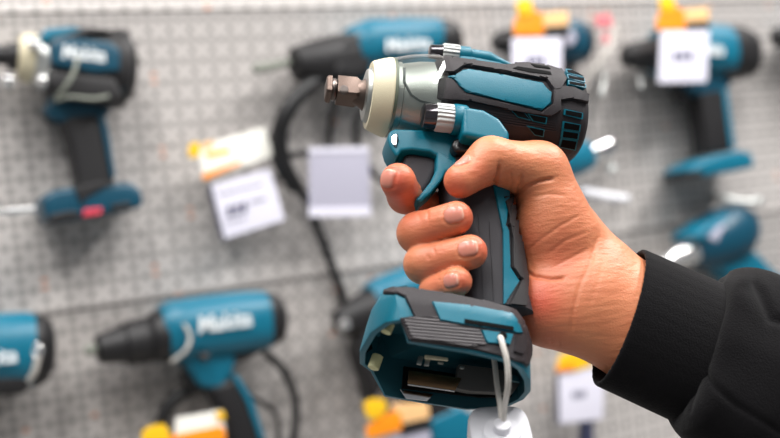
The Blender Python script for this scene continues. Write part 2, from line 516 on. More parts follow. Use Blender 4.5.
# panel joints pass where the photo shows them
zj = WL.pt(190, 294).z
zk = WL.pt(190, 10).z
ph = zk - zj
bm = None
z = zj
while z > 0.12: z -= ph
while z < 2.85:
    bm = wall_box(bm, -1.6, 2.6, max(0.1, z) + 0.0012, min(2.88, z + ph) - 0.0012, -0.02, 0.0); z += ph
bm = wall_box(bm, -1.6, 2.6, 0.0, 2.9, -0.05, -0.0205)
structure('wall_back', bm, M['wall'])
bm = bmesh.new(); bmesh.ops.create_cube(bm, size=1)
for v in bm.verts: v.co = Vector((v.co.x * 6 + 0.3, v.co.y * 6 - 0.3, v.co.z * 0.05 - 0.025))
structure('floor', bm, M['floor'])
bm = bmesh.new(); bmesh.ops.create_cube(bm, size=1)
for v in bm.verts: v.co = Vector((v.co.x * 6 + 0.3, v.co.y * 6 - 0.3, v.co.z * 0.05 + 2.925))
structure('ceiling', bm, M['ceil'])
# ------------------------------------------------------------------ the held impact wrench
wr = root('impact_wrench', 'teal and black cordless impact wrench held up in the hand, its empty battery foot showing', 'power tool', T(470, 360, 0))
AX = (T(583, 121, 0) - T(383, 97, 0)).normalized()      # nose to tail
AB = NT.cross(AX).normalized()
if AB.z < 0: AB = -AB
def axp(px):                                             # motor axis in the photo
    return 97 + (px - 383) * 0.118
def head_st(px, r, lat=1.0, ex=2.0, dy=0.0):
    c = T(px, axp(px) + dy, 0); k = (c - CAM).dot(FWD) / F
    return (c, AB * (r * k), NT * (r * k * lat), ex)

housing = loft_bm([head_st(x, r, 1.0, 2.35, d) for x, r, d in
    ((431, 36, 1), (434, 41, 1), (440, 43.5, 1), (470, 44.5, 1), (520, 46, 1), (545, 46, 1), (558, 45.2, 1.5), (565, 43.5, 2), (571, 41, 2), (575, 37, 2), (577, 30, 2), (578, 20, 2))], 72)
HB = bvh_of(housing)
fbT = lambda x, y: T(x, y, 22)
finish('motor_housing', housing.copy(), M['black'], wr)
# front gear case, clear cover, bumper
case = loft_bm([head_st(x, r) for x, r in ((386, 36), (397, 36.5), (398, 35), (415, 39), (434, 41), (438, 41))], 64)
CB = bvh_of(case)
gc = finish('gear_case', case, M['case'], wr)
groove = None
for a, b in zip(((404, 68), (404, 82), (411, 95), (420, 101), (432, 104)), ((404, 82), (411, 95), (420, 101), (432, 104), (437, 104))):
    dx, dy = b[0] - a[0], b[1] - a[1]; l = math.hypot(dx, dy); nx, ny = -dy / l * 1.1, dx / l * 1.1
    groove = decal_bm(CB, [(a[0] + nx, a[1] + ny), (b[0] + nx, b[1] + ny), (b[0] - nx, b[1] - ny), (a[0] - nx, a[1] - ny)], 0.0004, fbT, bev=0, bm=groove)
finish('seam', groove, mat('grey seam', (62, 68, 68), 0.5), gc)
finish('gap_ring', loft_bm([head_st(388.4, 38.6), head_st(388.6, 39.6), head_st(391.4, 39.9), head_st(391.8, 38.6)], 64), mat('olive gap', (96, 104, 88), 0.5), wr)  # olive ring filling the gap between bumper and gear case
cover = loft_bm([head_st(x, r, 0.97, 2.1) for x, r in ((386, 39), (391, 40.3), (405, 44.5), (420, 47), (432, 48), (438, 47))], 64, cap=False)
finish('clear_cover', cover, M['clear'], wr)
ring = loft_bm([head_st(x, r) for x, r in ((369.5, 20), (368.5, 28), (368, 31), (368.4, 33.4), (370.5, 35), (379, 38), (385, 39.8), (387.4, 40.2), (388.8, 39.3), (388.8, 30))], 72)
finish('bumper_ring', ring, M['cream'], wr)
ring = loft_bm([head_st(x, r) for x, r in ((363.5, 14), (363.5, 22), (364.5, 25.5), (367, 27.5), (370, 28))], 48)
finish('nose_collar', ring, M['case'], wr)
# square drive
an = loft_bm([head_st(x, r) for x, r in ((369, 21), (366, 18.5), (362.5, 15.5), (358.5, 12.6), (354, 11), (352, 9.5))], 40)
finish('drive_shaft', an, M['steel'], wr)
def sq_ring(px, h, ch):
    """square ring with cut corners, half side h px, corner cut ch px"""
    c = T(px, axp(px) - 1.5, 0); k = (c - CAM).dot(FWD) / F; q = math.radians(-6)
    e1 = AB * math.cos(q) + NT * math.sin(q); e2 = NT * math.cos(q) - AB * math.sin(q); g = h - ch
    return [c + e1 * (a * k) + e2 * (b * k) for a, b in ((h, g), (g, h), (-g, h), (-h, g), (-h, -g), (-g, -h), (g, -h), (h, -g))]
def ring_bm(rings, bm=None):
    t = bmesh.new(); R_ = [[t.verts.new(p) for p in r] for r in rings]; k = len(R_[0])
    for a, b in zip(R_, R_[1:]):
        for i in range(k): t.faces.new((a[i], a[(i + 1) % k], b[(i + 1) % k], b[i]))
    t.faces.new(R_[0][::-1]); t.faces.new(R_[-1]); bmesh.ops.recalc_face_normals(t, faces=t.faces)
    bevel(t, 0.0003, 2, 20)
    return merge(bm, t)
dr = ring_bm([sq_ring(366, 9, 4), sq_ring(360.5, 10.6, 4.6), sq_ring(355, 11.8, 1.8), sq_ring(336.5, 11.4, 1.6)])
dr = ring_bm([sq_ring(336.8, 7.5, 2.5), sq_ring(330.8, 7.5, 2.5)], dr)
dr = ring_bm([sq_ring(331, 10.8, 2), sq_ring(327.5, 10.8, 2), sq_ring(325.5, 9.4, 2)], dr)
DB = bvh_of(dr)
sqd = finish('square_drive', dr, M['steel'], wr, smooth=28)
fr_ = loft_bm([head_st(x, r, dy=-1.5) for x, r in ((336, 8.5), (335.6, 10.6), (333.5, 11.4), (331.4, 10.6), (331, 8.5))], 48)
finish('friction_ring', fr_, mat('worn ring', (110, 100, 96), 0.35, metal=1.0), sqd)
circ = lambda cx, cy, rx, ry, n=20: [(cx + rx * math.cos(2 * math.pi * i / n), cy + ry * math.sin(2 * math.pi * i / n)) for i in range(n)]
finish('dimple', decal_bm(DB, circ(344, 90, 4.4, 4.8), 0.0005, fbT, bev=1.0), mat('dull socket dimple', (92, 84, 80), 0.6, metal=0.5), sqd)

# raised black frame round the window, with ridges
fb1 = decal_bm(HB, [(434, 61), (440, 58), (452, 60.5), (472, 62.5), (505, 68), (514, 66.2), (524, 65.2), (545, 68), (560, 71.5), (566, 80), (560, 92), (552, 91), (546, 81), (540, 80), (500, 73.5), (471, 68), (464, 67.5), (456, 74), (445, 75), (437, 70)], 0.0024, fbT, bev=1.2)
fb1 = decal_bm(HB, [(431, 88), (443, 79), (452, 80), (458, 88), (464, 94.5), (505, 103.5), (541, 112.5), (552, 105), (553, 93), (560, 92), (560, 112), (548, 117), (506, 110), (470, 101.5), (436, 100), (430, 99)], 0.0024, fbT, bev=1.2, bm=fb1)
fbo = finish('window_frame', fb1, M['black'], wr)
finish('side_window', decal_bm(HB, [(448, 76.5), (455, 76), (463, 70.5), (471, 70), (500, 75.5), (541, 83), (551, 93), (551, 104), (541, 110.5), (505, 101.5), (466, 92.5), (460, 87), (454, 79.5), (448, 79)], 0.0013, fbT, bev=1.6), M['teal'], wr)
tm = decal_bm(HB, [(448, 76.5), (455, 76), (460, 72), (463, 89.5), (460, 87), (454, 79.5), (448, 79)], 0.0016, fbT, bev=0.5)
# ridges below the frame
rb = None
for k in range(5):
    y0 = 103.2 + k * 2.4
    rb = decal_bm(HB, [(440 + k * 9, y0 + (440 + k * 9 - 440) * 0.16), (556, y0 + 116 * 0.16 - k * 0.2), (556, y0 + 1.3 + 116 * 0.16 - k * 0.2), (440 + k * 9, y0 + 1.3 + (k * 9) * 0.16)], 0.0010, fbT, bev=0, bm=rb)
finish('ridges', rb, M['black'], wr)
rb = decal_bm(HB, [(552, 88), (560, 87), (572, 89), (586, 94.5), (586.5, 104), (572, 100), (560, 101), (554, 106), (552, 104)], 0.0022, fbT, bev=1.0)
finish('end_collar', rb, M['black'], wr)
# vents: teal rim, dark opening
def vent(poly, k=0.78, h=0.0015):
    if poly[0][1] < 90: h = 0.0026
    cx = sum(p[0] for p in poly) / len(poly); cy = sum(p[1] for p in poly) / len(poly)
    o = finish('vent', decal_bm(HB, poly, h, fbT, bev=0), M['teal'], wr)
    w = max(p[0] for p in poly) - min(p[0] for p in poly); hh = max(p[1] for p in poly) - min(p[1] for p in poly)
    kx, ky = 1 - 2.6 / w, 1 - 2.6 / hh
    inn = [(cx + (x - cx) * kx, cy + (y - cy) * ky) for x, y in poly]
    finish('opening', decal_bm(HB, inn, h + 0.0002, fbT, bev=0), M['void'], o)
for poly in ([(564, 73), (573, 74), (578, 77), (581, 81), (565, 76.5)], [(565, 77.5), (581.5, 82), (582, 85.5), (566, 81.5)], [(566, 83), (582.5, 87), (583, 90.5), (566.5, 87)],
             [(563.5, 109.5), (581.5, 113.5), (581, 119.5), (563, 115)],
             [(562.5, 121), (579.5, 124.5), (578.5, 131.5), (561.5, 128.5)], [(561.5, 129), (578, 132), (577, 139), (560.5, 136.5)], [(560.5, 137), (576.5, 139.5), (574.5, 149), (558.5, 145.5)],
             [(510, 109.5), (524, 112.5), (530, 120.5), (517, 117)], [(527, 113.5), (546.5, 117.5), (545.5, 124), (532, 121)], [(526, 125), (544, 129), (543, 136), (534, 134)]):
    vent(poly)
finish('top_slot', decal_bm(HB, [(512, 72), (517, 70.5), (534, 73), (549, 75.5), (550, 78), (530, 75.8)], 0.0027, fbT, bev=0), M['void'], wr)
finish('top_slot', decal_bm(HB, [(530, 68.3), (547, 71), (549, 72.8), (534, 71)], 0.0028, fbT, bev=0), M['void'], wr)

# lamp barrels beside the nose (upper and lower)
def ax_barrel(st, y, mm, name, par=wr, ex=2.0, seg=40):
    ss = []
    for px, py, r in st:
        c = T(px, py, y); k = (c - CAM).dot(FWD) / F; ss.append((c, AB * r * k, NT * r * k, ex))
    return finish(name, loft_bm(ss, seg), M[mm] if isinstance(mm, str) else mm, par)
ribm = ribbed_mat('ribbed ring', (196, 198, 196), tuple(AB), 0.0021, 1.0, 0.35)
ax_barrel([(429, 51.5, 5.5), (430, 51.6, 7), (440, 52.6, 7.6), (443, 53, 7.6)], 4, mat('smoked lens', (88, 84, 88), 0.1, metal=0.9), 'lamp_lens')
ax_barrel([(442, 52.2, 8.3), (443, 52.4, 9.2), (458, 54, 9.2), (459, 54.2, 8.6)], 4, ribm, 'lamp_ring')
ax_barrel([(458, 55, 9.2), (469, 56, 9.2), (470.5, 56.4, 7.6), (489, 59, 7.4), (496, 62, 6.4), (512, 67, 3)], 4, 'teal', 'lamp_barrel')
pl = prism_bm(TL, [(460, 55), (472, 56), (500, 61.5), (514, 67), (500, 71), (460, 66)], 10, -10, 0.0015)
finish('top_plate', pl, M['teal'], wr)
ax_barrel([(421.5, 115.5, 9), (423, 115.6, 12.2), (432, 116.4, 13.2), (437, 117, 13.2)], 21, mat('smoked lens', (88, 84, 88), 0.1, metal=0.9), 'lamp_lens')
ax_barrel([(435, 117, 13.6), (436.5, 117.2, 14.6), (452, 118.8, 14.6), (453.5, 119, 13.6)], 21, ribm, 'lamp_ring')
ax_barrel([(452, 119.4, 15.4), (454, 119.6, 16), (464, 121, 16), (466, 121.4, 15)], 21, 'teal', 'lamp_barrel')
bl = prism_bm(TL, [(463, 105.5), (484, 109), (500, 118), (510, 132), (510, 142), (500, 146), (484, 139), (463, 135)], 31, 12, 0.0045, 5)
finish('lower_pod', bl, M['teal'], wr)
# neck and trigger guard
nk = prism_bm(TL, [(388, 138), (389, 132), (394, 128.5), (412, 129), (452, 131), (500, 134), (512, 146), (506, 170), (480, 190), (446, 166), (437, 155.5), (430, 151.5), (412, 149.5), (402, 150.5), (397.5, 157), (394, 153), (390, 146)], 14, -6, 0.0040, 5)
gd = prism_bm(TL, [(437, 150), (455, 160), (470, 168), (455, 170), (446, 172), (441, 181), (431, 193), (421, 202), (415, 200), (423, 191), (431, 181), (436.5, 169)], 14.5, -8, 0.0022, 3, bm=nk)
finish('neck', gd, M['teal'], wr)
NKB = bvh_of(prism_bm(TL, [(380, 120), (520, 120), (520, 210), (380, 210)], 14.2, 8))
finish('nose_lens', decal_bm(NKB, [(392, 138), (398, 134.5), (399, 141), (397, 147.5), (394.5, 146.5), (392, 142)], 0.0012, fbT, bev=0.8), M['chrome'], wr)
finish('direction_lever', prism_bm(TL, [(452, 145), (454, 139), (460, 137), (476, 139), (481, 146), (478, 153), (455, 151.5)], 21, 12, 0.0022, 4), mat('gloss black', (24, 22, 24), 0.25), wr)
trg = prism_bm(TL, [(405, 153), (413, 153), (437, 157), (437.5, 168), (431, 182), (420, 198), (403, 199), (396, 188), (400, 170)], 9, -9, 0.003, 4)
finish('trigger', trg, M['grip'], wr)

# grip
def grip_st(px, py, w, lat=17.0):
    c = T(px, py, 0); k = (c - CAM).dot(FWD) / F
    return (c, AX * (w * k), NT * (lat * 0.001 * S), 2.6)
gp = loft_bm([grip_st(*a) for a in ((470, 150, 30, 15.5), (471, 172, 33, 16.5), (474, 195, 35, 17.2), (479, 225, 36, 17.5), (486, 260, 35, 17), (492, 290, 34, 17), (496, 315, 36, 18))], 64)
GB = bvh_of(gp)
gripo = finish('grip', gp, M['grip'], wr)
finish('grip_stripe', decal_bm(GB, [(489, 170), (505, 180), (509, 195), (505, 226), (508.6, 231), (509.5, 268), (518.5, 281), (504.5, 304), (503, 303), (502.5, 232), (494, 191)], 0.0011, fbT, bev=0.8), M['teal'], wr)
finish('grip_back', decal_bm(GB, [(510, 192), (515, 205), (520, 240), (525, 275), (526, 304), (509, 303), (520, 281), (511, 268), (510.5, 229), (507, 225)], 0.0022, fbT, bev=1.0), mat('soft black rubber', (34, 32, 34), 0.6), wr)
sm_ = None
for x0, y0, x1, y1 in ((478, 214, 484, 304), (489, 222, 494, 304)):
    sm_ = decal_bm(GB, [(x0, y0), (x0 + 1, y0), (x1 + 1, y1), (x1, y1)], 0.0004, fbT, bev=0, bm=sm_)
finish('grip_ridges', sm_, M['grip'], gripo)

# battery foot: an open box; rings of (px, py, y mm)
rim = [(409, 341, 36), (440, 346.5, 36), (470, 351.5, 36), (500, 358.5, 36), (512, 362, 35), (524, 369, 29), (531, 381, 16), (531, 392, -6), (524, 400, -22), (509, 407, -31), (490, 410, -36), (465, 410.5, -36), (425, 404.5, -36), (384, 397, -36),
       (370, 372, -36), (359, 364, -30), (359, 352, -8), (370, 333, 14), (385, 322.5, 29), (400, 320, 36)]
top = [(412, 290, 31), (440, 294, 31), (470, 299.5, 31), (500, 306, 31), (508, 308, 30), (517, 312.5, 24), (524, 322, 8), (524, 332, -8), (518, 338, -20), (506, 346, -28), (490, 348, -31), (465, 345, -31), (430, 339, -31), (400, 334, -31),
       (386, 330, -31), (378, 322, -26), (376, 312, -6), (377, 303, 10), (383, 292, 22), (397, 288, 31)]
bot_mid = []
bm = bmesh.new(); n = len(rim)
def lerp3(a, b, t): return tuple(a[i] + (b[i] - a[i]) * t for i in range(3))
V0 = [T(*p) for p in rim]; V2 = [T(*p) for p in top]
cen_r = sum(V0, Vector()) / n; cen_t = sum(V2, Vector()) / n
axis_ft = (cen_r - cen_t).normalized()
VM = []
for a, b in zip(V0, V2):                                   # bulge: walls run down before they turn in to the top
    m_ = a.lerp(b, 0.72); out = (m_ - (cen_r.lerp(cen_t, 0.72))); m_ = m_ + out * 0.05
    VM.append(m_)
up_cap = [v - axis_ft * 0.0 for v in V2]
rings = [[bm.verts.new(v) for v in V0], [bm.verts.new(v) for v in VM], [bm.verts.new(v) for v in V2]]
ct = bm.verts.new(cen_t - axis_ft * 0.004)
for A_, B_ in zip(rings, rings[1:]):
    for i in range(n): bm.faces.new((A_[i], A_[(i + 1) % n], B_[(i + 1) % n], B_[i]))
for i in range(n): bm.faces.new((rings[2][i], rings[2][(i + 1) % n], ct))
outer = bm.copy(); FB = bvh_of(outer); outer.free()
# inner walls
inn = []
wall_t = 0.0032
for i in range(n):
    a, b = V0[i - 1], V0[(i + 1) % n]; tg = (b - a).normalized(); nr = axis_ft.cross(tg).normalized()
    if nr.dot(V0[i] - cen_r) > 0: nr = -nr
    inn.append(V0[i] + nr * wall_t)
R0 = [bm.verts.new(v) for v in inn]
fl_depth = 0.020
R1 = [bm.verts.new((v - axis_ft * fl_depth).lerp(cen_r - axis_ft * fl_depth, 0.04)) for v in inn]
fc = bm.verts.new(cen_r - axis_ft * fl_depth)
for i in range(n):
    j = (i + 1) % n
    bm.faces.new((rings[0][i], R0[i], R0[j], rings[0][j]))
R1p = [v.co.copy() for v in R1]; fcp = fc.co.copy()
for v in R1 + [fc]: bm.verts.remove(v)
cav = bmesh.new(); c0_ = [cav.verts.new(v) for v in inn]; c1_ = [cav.verts.new(v) for v in R1p]; c2_ = cav.verts.new(fcp)
for i in range(n):
    j = (i + 1) % n
    cav.faces.new((c0_[i], c1_[i], c1_[j], c0_[j])); cav.faces.new((c1_[i], c2_, c1_[j]))
bmesh.ops.recalc_face_normals(bm, faces=bm.faces)
es = [e for e in bm.edges if (e.verts[0] in rings[0] and e.verts[1] in rings[0]) or (e.verts[0] in rings[1] and e.verts[1] in rings[1]) or (e.verts[0] in rings[2] and e.verts[1] in rings[2])]
bmesh.ops.bevel(bm, geom=es, offset=0.0012, segments=2, affect='EDGES', profile=0.6)
foot = finish('battery_foot', bm, M['teal'], wr, smooth=40)
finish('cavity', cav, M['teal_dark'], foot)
fbF = lambda x, y: T(x, y, 33)
def fdec(name, poly, h, m, par=None, bev=0.8, step=4, label=None):
    return finish(name, decal_bm(FB, poly, h, fbF, bev=bev, step=step), m, par or foot, label=label)
tr = decal_bm(FB, [(383.5, 294.5), (385.5, 291.5), (390, 289.6), (397, 289), (416, 290.5), (445, 295.3), (480, 301.8), (507, 308.3), (516, 312.5), (523, 324), (529, 340), (530.5, 351), (527, 366), (521, 363), (512, 360.5), (500, 356), (469, 349), (409, 341), (400, 318.5), (414, 317), (405, 298.5), (397, 294.6), (388, 294.6)], 0.0016, fbF, bev=1.0, step=4)
finish('rubber_trim', tr, M['black'], foot)
ribm2 = ribbed_mat('ribbed black rubber', (58, 54, 57), tuple(AB), 0.0016, 0.9, 0.5)
fdec('ribbed_panel', [(402, 319.5), (437, 319), (440, 324.5), (478, 331), (486, 346.5), (470, 348), (411, 340)], 0.0024, ribm2, step=4)
fdec('foot_window', [(430, 303), (470, 308.5), (510, 315), (515, 323), (520.5, 335.5), (478, 328.8), (440, 322.8)], 0.0024, M['teal'], bev=1.2)
fdec('slot', [(463, 321.5), (510, 329), (510, 333), (463, 325.6)], 0.0028, M['void'], bev=0)
fdec('tether_plate', [(479.5, 331.5), (510.5, 336.3), (507, 346.5), (485.5, 344.5)], 0.0027, M['teal'], bev=0.8)
fdec('tether_hole', circ(500, 338.5, 4.3, 3.6, 18), 0.0031, M['void'], bev=0)
fdec('corner_pad', [(514, 337), (522, 336.5), (525, 342), (520, 356), (511, 353)], 0.0024, M['black'])
# inside the foot
FL = axis_ft
def inside(px, py, y, drop=0.0): return T(px, py, y) - FL * drop
def rod(name, a, b, r, m, par):
    ss = []; d = (b - a).normalized(); e = d.orthogonal().normalized(); g = d.cross(e)
    for t, k in ((0, 0.7), (0.06, 1), (0.94, 1), (1, 0.7)): ss.append((a.lerp(b, t), e * r * k, g * r * k, 2))
    return finish(name, loft_bm(ss, 24), m, par)
def box3(name, quad, depth, m, par, bev=0.0006, pts=None):
    t = bmesh.new(); q = pts or [T(*p) for p in quad]; n_ = (q[1] - q[0]).cross(q[2] - q[0]).normalized()
    if n_.dot(CAM - q[0]) < 0: n_ = -n_
    a = [t.verts.new(p) for p in q]; b = [t.verts.new(p - n_ * depth) for p in q]
    t.faces.new(a); t.faces.new(b[::-1]); k = len(a)
    for i in range(k): t.faces.new((a[i], b[i], b[(i + 1) % k], a[(i + 1) % k]))
    bmesh.ops.recalc_face_normals(t, faces=t.faces); bevel(t, bev, 2)
    return finish(name, t, m, par)
rod('guide_pin', T(385, 332.5, 14), T(389.5, 323, 14), 0.0029, M['pin'], foot)
rod('guide_pin', T(373, 369, -14), T(378, 355, -14), 0.0029, M['pin'], foot)
box3('front_slot', [(365, 345, -14), (371, 341, -14), (373, 348, -14), (367, 352, -14)], 0.002, M['void'], foot)
def RP(px, py, drop):                                    # point inside the foot, drop metres above its open rim
    o = cen_r - axis_ft * drop; d = ray(px, py); return CAM + d * ((o - CAM).dot(axis_ft) / d.dot(axis_ft))
def boxp(name, pts, depth, m, par, bev=0.0004):
    return box3(name, None, depth, m, par, bev, pts=pts)
boxp('terminal_recess', [RP(x, y, 0.0175) for x, y in ((408, 349), (505, 364), (522, 376), (515, 388), (405, 372))], 0.002, M['void'], foot)
boxp('terminal_wall', [T(x, y, -25) for x, y in ((404, 366), (522, 384), (512, 397), (480, 397), (402, 388))], 0.002, M['void'], foot)
boxp('terminal_block', [T(x, y, -18) for x, y in ((459, 364), (500, 369), (521, 382), (513, 393), (470, 391), (456, 388))], 0.006, M['terminal'], foot)
boxp('contact_plate', [T(x, y, -15) for x, y in ((409, 370), (462, 378), (455, 391), (408, 384))], 0.0012, M['brass'], foot)
boxp('contact_edge', [T(x, y, -14.6) for x, y in ((408, 383.4), (455, 390.3), (455, 391.8), (408, 385))], 0.0008, M['chrome'], foot)
boxp('contact_bar', [T(x, y, 4) for x, y in ((425, 354.5), (448, 357.5), (448.5, 360.5), (425, 358))], 0.002, M['cream'], foot)
for q in (((419, 355.5), (423.5, 356), (421.5, 365), (416.5, 364)), ((426, 357.5), (431, 358), (429, 366), (424, 365.5)), ((438, 361.5), (444, 362.5), (443, 364.5), (438, 363.5)), ((460, 366), (465, 366.5), (464, 369), (460, 368.5))):
    boxp('contact_tab', [T(x, y, 2) for x, y in q], 0.001, M['case'], foot)
boxp('latch_plate', [T(x, y, -27) for x, y in ((400, 389), (434, 394), (427, 401), (406, 398.5))], 0.0008, M['chrome'], foot)
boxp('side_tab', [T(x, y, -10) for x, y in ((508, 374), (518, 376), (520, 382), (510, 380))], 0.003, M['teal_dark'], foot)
# ------------------------------------------------------------------ the arm
person = root('person', 'bare hand and black knit sleeve of a person gripping the teal impact wrench', 'person', T(640, 310, 0))
def tp(px, py, y): return np.array(T(px, py, y))
mm = 0.001 * S
nT = np.array(NT)
FING = {
 'index':  [((505, 205, -27), 10.5), ((432, 206, -20), 9.8), ((405, 196, 2), 9.6), ((398, 181, 20), 9.9)],
 'middle': [((512, 238, -28), 11), ((436, 248, -23), 10.5), ((418, 233, 9), 11.2), ((456, 218, 26), 9.3)],
 'ring':   [((515, 268, -28), 10.5), ((446, 276, -23), 10), ((424, 264, 9), 10.6), ((470, 252, 26), 9.4)],
 'little': [((520, 298, -26), 9.5), ((455, 302, -20), 9), ((436, 291, 10), 8.6), ((457, 281.5, 24), 8.1)],
}
THUMB = [((566, 236, 2), 20), ((538, 172, 12), 17), ((491, 160, 27), 12.2), ((461, 181, 28), 9.6)]
def chain(P, pts, k=3.0):
    d = None
    for (a, ra), (b, rb) in zip(pts, pts[1:]):
        c = Field.cap(P, tp(*a), tp(*b), ra * mm, rb * mm)
        d = c if d is None else smin(d, c, k * mm)
    return d
ARMDIR = tp(720, 350, -4) - tp(600, 292, -2); ARMDIR /= np.linalg.norm(ARMDIR)
def hand_sdf(P):
    # wrist and forearm: flattened across the view
    d = Field.cap(P, tp(597, 298, -6), tp(640, 324, -6), 35 * mm, 34 * mm, nT, 1.45)
    d = smin(d, Field.cap(P, tp(640, 324, -6), tp(760, 381, -6), 34 * mm, 36 * mm, nT, 1.35), 8 * mm)
    # palm behind and beside the grip
    d = smin(d, Field.cap(P, tp(556, 220, -14), tp(580, 270, -8), 22 * mm, 27 * mm, nT, 1.2), 14 * mm)
    d = smin(d, Field.cap(P, tp(549, 306, -8), tp(585, 304, -6), 24 * mm, 27 * mm, nT, 1.1), 12 * mm)     # heel
    d = smin(d, Field.cap(P, tp(515, 235, -31), tp(570, 250, -20), 13 * mm, 18 * mm), 14 * mm)
    d = smin(d, Field.cap(P, tp(518, 290, -30), tp(570, 285, -18), 12 * mm, 18 * mm), 14 * mm)
    # ball of the thumb
    d = smin(d, Field.ell(P, tp(548, 232, 4), [np.array(RT) * 19 * mm, np.array(UP) * 27 * mm, np.array(FWD) * 17 * mm]), 9 * mm)
    th = chain(P, THUMB, 6)
    d = smin(d, th, 7 * mm)
    for k, f in FING.items():
        fd = chain(P, f, 3.5)
        # fingers only blend at the knuckles, so they stay apart
        kn = np.linalg.norm(P - tp(*f[0][0]), axis=1)
        w = np.clip((kn - 12 * mm) / (14 * mm), 0, 1)
        d = np.where(w < 1, smin(d, fd, (9 * (1 - w) + 0.3) * mm), np.minimum(d, fd))
    return d
pts = [tp(380, 160, 30), tp(380, 330, -40), tp(700, 160, -40), tp(690, 380, 30), tp(500, 130, 40), tp(400, 300, 35)]
lo = np.min(pts, 0) - 0.02; hi = np.max(pts, 0) + 0.02
V, Q = nets(hand_sdf, lo, hi, 0.00072)
_n = len(V)
V, Q = largest(V, Q); print('COMP', _n, len(V))
V = relax(V, Q, 3)
N = vnormals(V, Q)
bv = BVHTree.FromPolygons([Vector(v) for v in V], [tuple(int(i) for i in q) for q in Q])
X = px_np(V)
near = np.clip(-(N @ np.array(FWD)) * 2 + 0.5, 0, 1)
disp = np.zeros(len(V))
# skin creases (photo polylines: depth mm, half width px)
def crease(pl, depth, w):
    global disp
    best = np.full(len(V), 1e9)
    for (a, b) in zip(pl, pl[1:]):
        a, b = np.array(a, float), np.array(b, float); ab = b - a
        t = np.clip(((X - a) @ ab) / (ab @ ab), 0, 1); dd = np.linalg.norm(X - a - t[:, None] * ab, axis=1)
        best = np.minimum(best, dd)
    # fade at both ends
    e = np.minimum(np.linalg.norm(X - np.array(pl[0]), axis=1), np.linalg.norm(X - np.array(pl[-1]), axis=1))
    disp -= depth * mm * np.exp(-(best / w) ** 2) * np.clip(e / (3 * w), 0.15, 1) * near
crease([(500, 163), (499, 172), (496, 182), (492, 190)], 2.6, 2.0)
crease([(556, 178), (540, 181), (526, 187), (517, 194), (511, 200)], 1.9, 1.8)
crease([(522, 172), (521, 184), (514, 195)], 1.2, 1.7)
crease([(510, 170), (512, 182), (508, 193)], 0.5, 1.3)
crease([(524, 270), (534, 276), (552, 279), (566, 278)], 1.4, 1.8)
crease([(566, 195), (548, 194), (530, 197)], 0.35, 1.4)
crease([(580, 215), (560, 226), (540, 240), (528, 250)], 0.45, 1.6)
crease([(588, 232), (566, 240), (548, 254)], 0.4, 1.6)
crease([(590, 248), (570, 258), (552, 268)], 0.4, 1.6)
crease([(598, 235), (591, 262), (580, 285), (573, 312), (571, 336)], 0.55, 2.2)
crease([(606, 248), (600, 275), (588, 310), (585, 335)], 0.18, 2.2)
crease([(552, 346), (550, 338)], 0.4, 1.2); crease([(560, 349), (558, 340)], 0.4, 1.2)
for pl in ([(425, 205), (428, 214), (427, 224)], [(418, 212), (420, 222)], [(432, 246), (436, 256)], [(426, 252), (430, 262)], [(470, 150), (474, 158), (472, 166)], [(438, 276), (440, 284)]):
    crease(pl, 0.35, 1.5)
# nails: (px, py, tip direction px, view tilt, half length mm, half width mm)
nail = np.zeros(len(V)); nedge = np.zeros(len(V))
for (cx, cy, tx, ty, L_, W_, ov) in ((453.5, 213.5, 1, -0.12, 5.6, 4.8, None), (467.5, 247.5, 1, -0.16, 5.6, 4.6, None), (450, 280, 1, -0.10, 4.6, 3.8, None), (385, 178, 0.25, -1, 5.4, 4.4, (-.93, .1, -.35)), (462, 160, -0.85, 0.5, 4.8, 3.8, (-.35, .92, -.15))):
    hit = bv.ray_cast(CAM, ray(cx, cy))
    if hit[0] is None: continue
    c = np.array(hit[0]); nn = np.array(hit[1]); nn /= np.linalg.norm(nn)
    if nn @ np.array(FWD) > 0: nn = -nn
    if ov: nn = np.array(RT) * ov[0] + np.array(UP) * ov[1] + np.array(FWD) * ov[2]; nn /= np.linalg.norm(nn)
    t = np.array(RT) * tx - np.array(UP) * ty; t -= nn * (t @ nn); t /= np.linalg.norm(t); s = np.cross(nn, t)
    q = V - c; a = q @ t / (L_ * mm); b = q @ s / (W_ * mm); hN = q @ nn
    ok = (np.abs(hN) < 6 * mm) & (N @ nn > 0.3)
    e = (np.abs(a) ** 3 + np.abs(b) ** 3) ** (1 / 3)
    m_ = ok * np.clip((1.0 - e) / 0.1, 0, 1)
    nail = np.maximum(nail, m_)
    nedge = np.maximum(nedge, m_ * np.clip((a - 0.72) / 0.12, 0, 1) * 0.7)
    disp += ok * (-0.55 * mm * np.exp(-((e - 1.08) / 0.13) ** 2) + 0.25 * mm * m_)
V = V + N * disp[:, None]
red = np.zeros(len(V))
def blob(px, py, r, k):
    global red
    red = np.maximum(red, k * np.exp(-(np.linalg.norm(X - np.array((px, py)), axis=1) / r) ** 2) * (0.4 + 0.6 * near))
for b in ((396, 186, 24, 0.75), (468, 216, 16, 0.5), (482, 248, 14, 0.5), (463, 284, 14, 0.5), (455, 187, 16, 0.45), (540, 302, 26, 0.72), (524, 330, 22, 0.5), (556, 256, 26, 0.3), (528, 240, 22, 0.3), (548, 338, 20, 0.35), (410, 215, 20, 0.3), (430, 225, 22, 0.3), (440, 258, 22, 0.25), (436, 285, 16, 0.3), (402, 200, 16, 0.4), (480, 172, 16, 0.3)): blob(*b)
arm = mesh_np('arm', V, Q, M['skin'], person, {'redness': red, 'nail': nail, 'nail_edge': nedge})

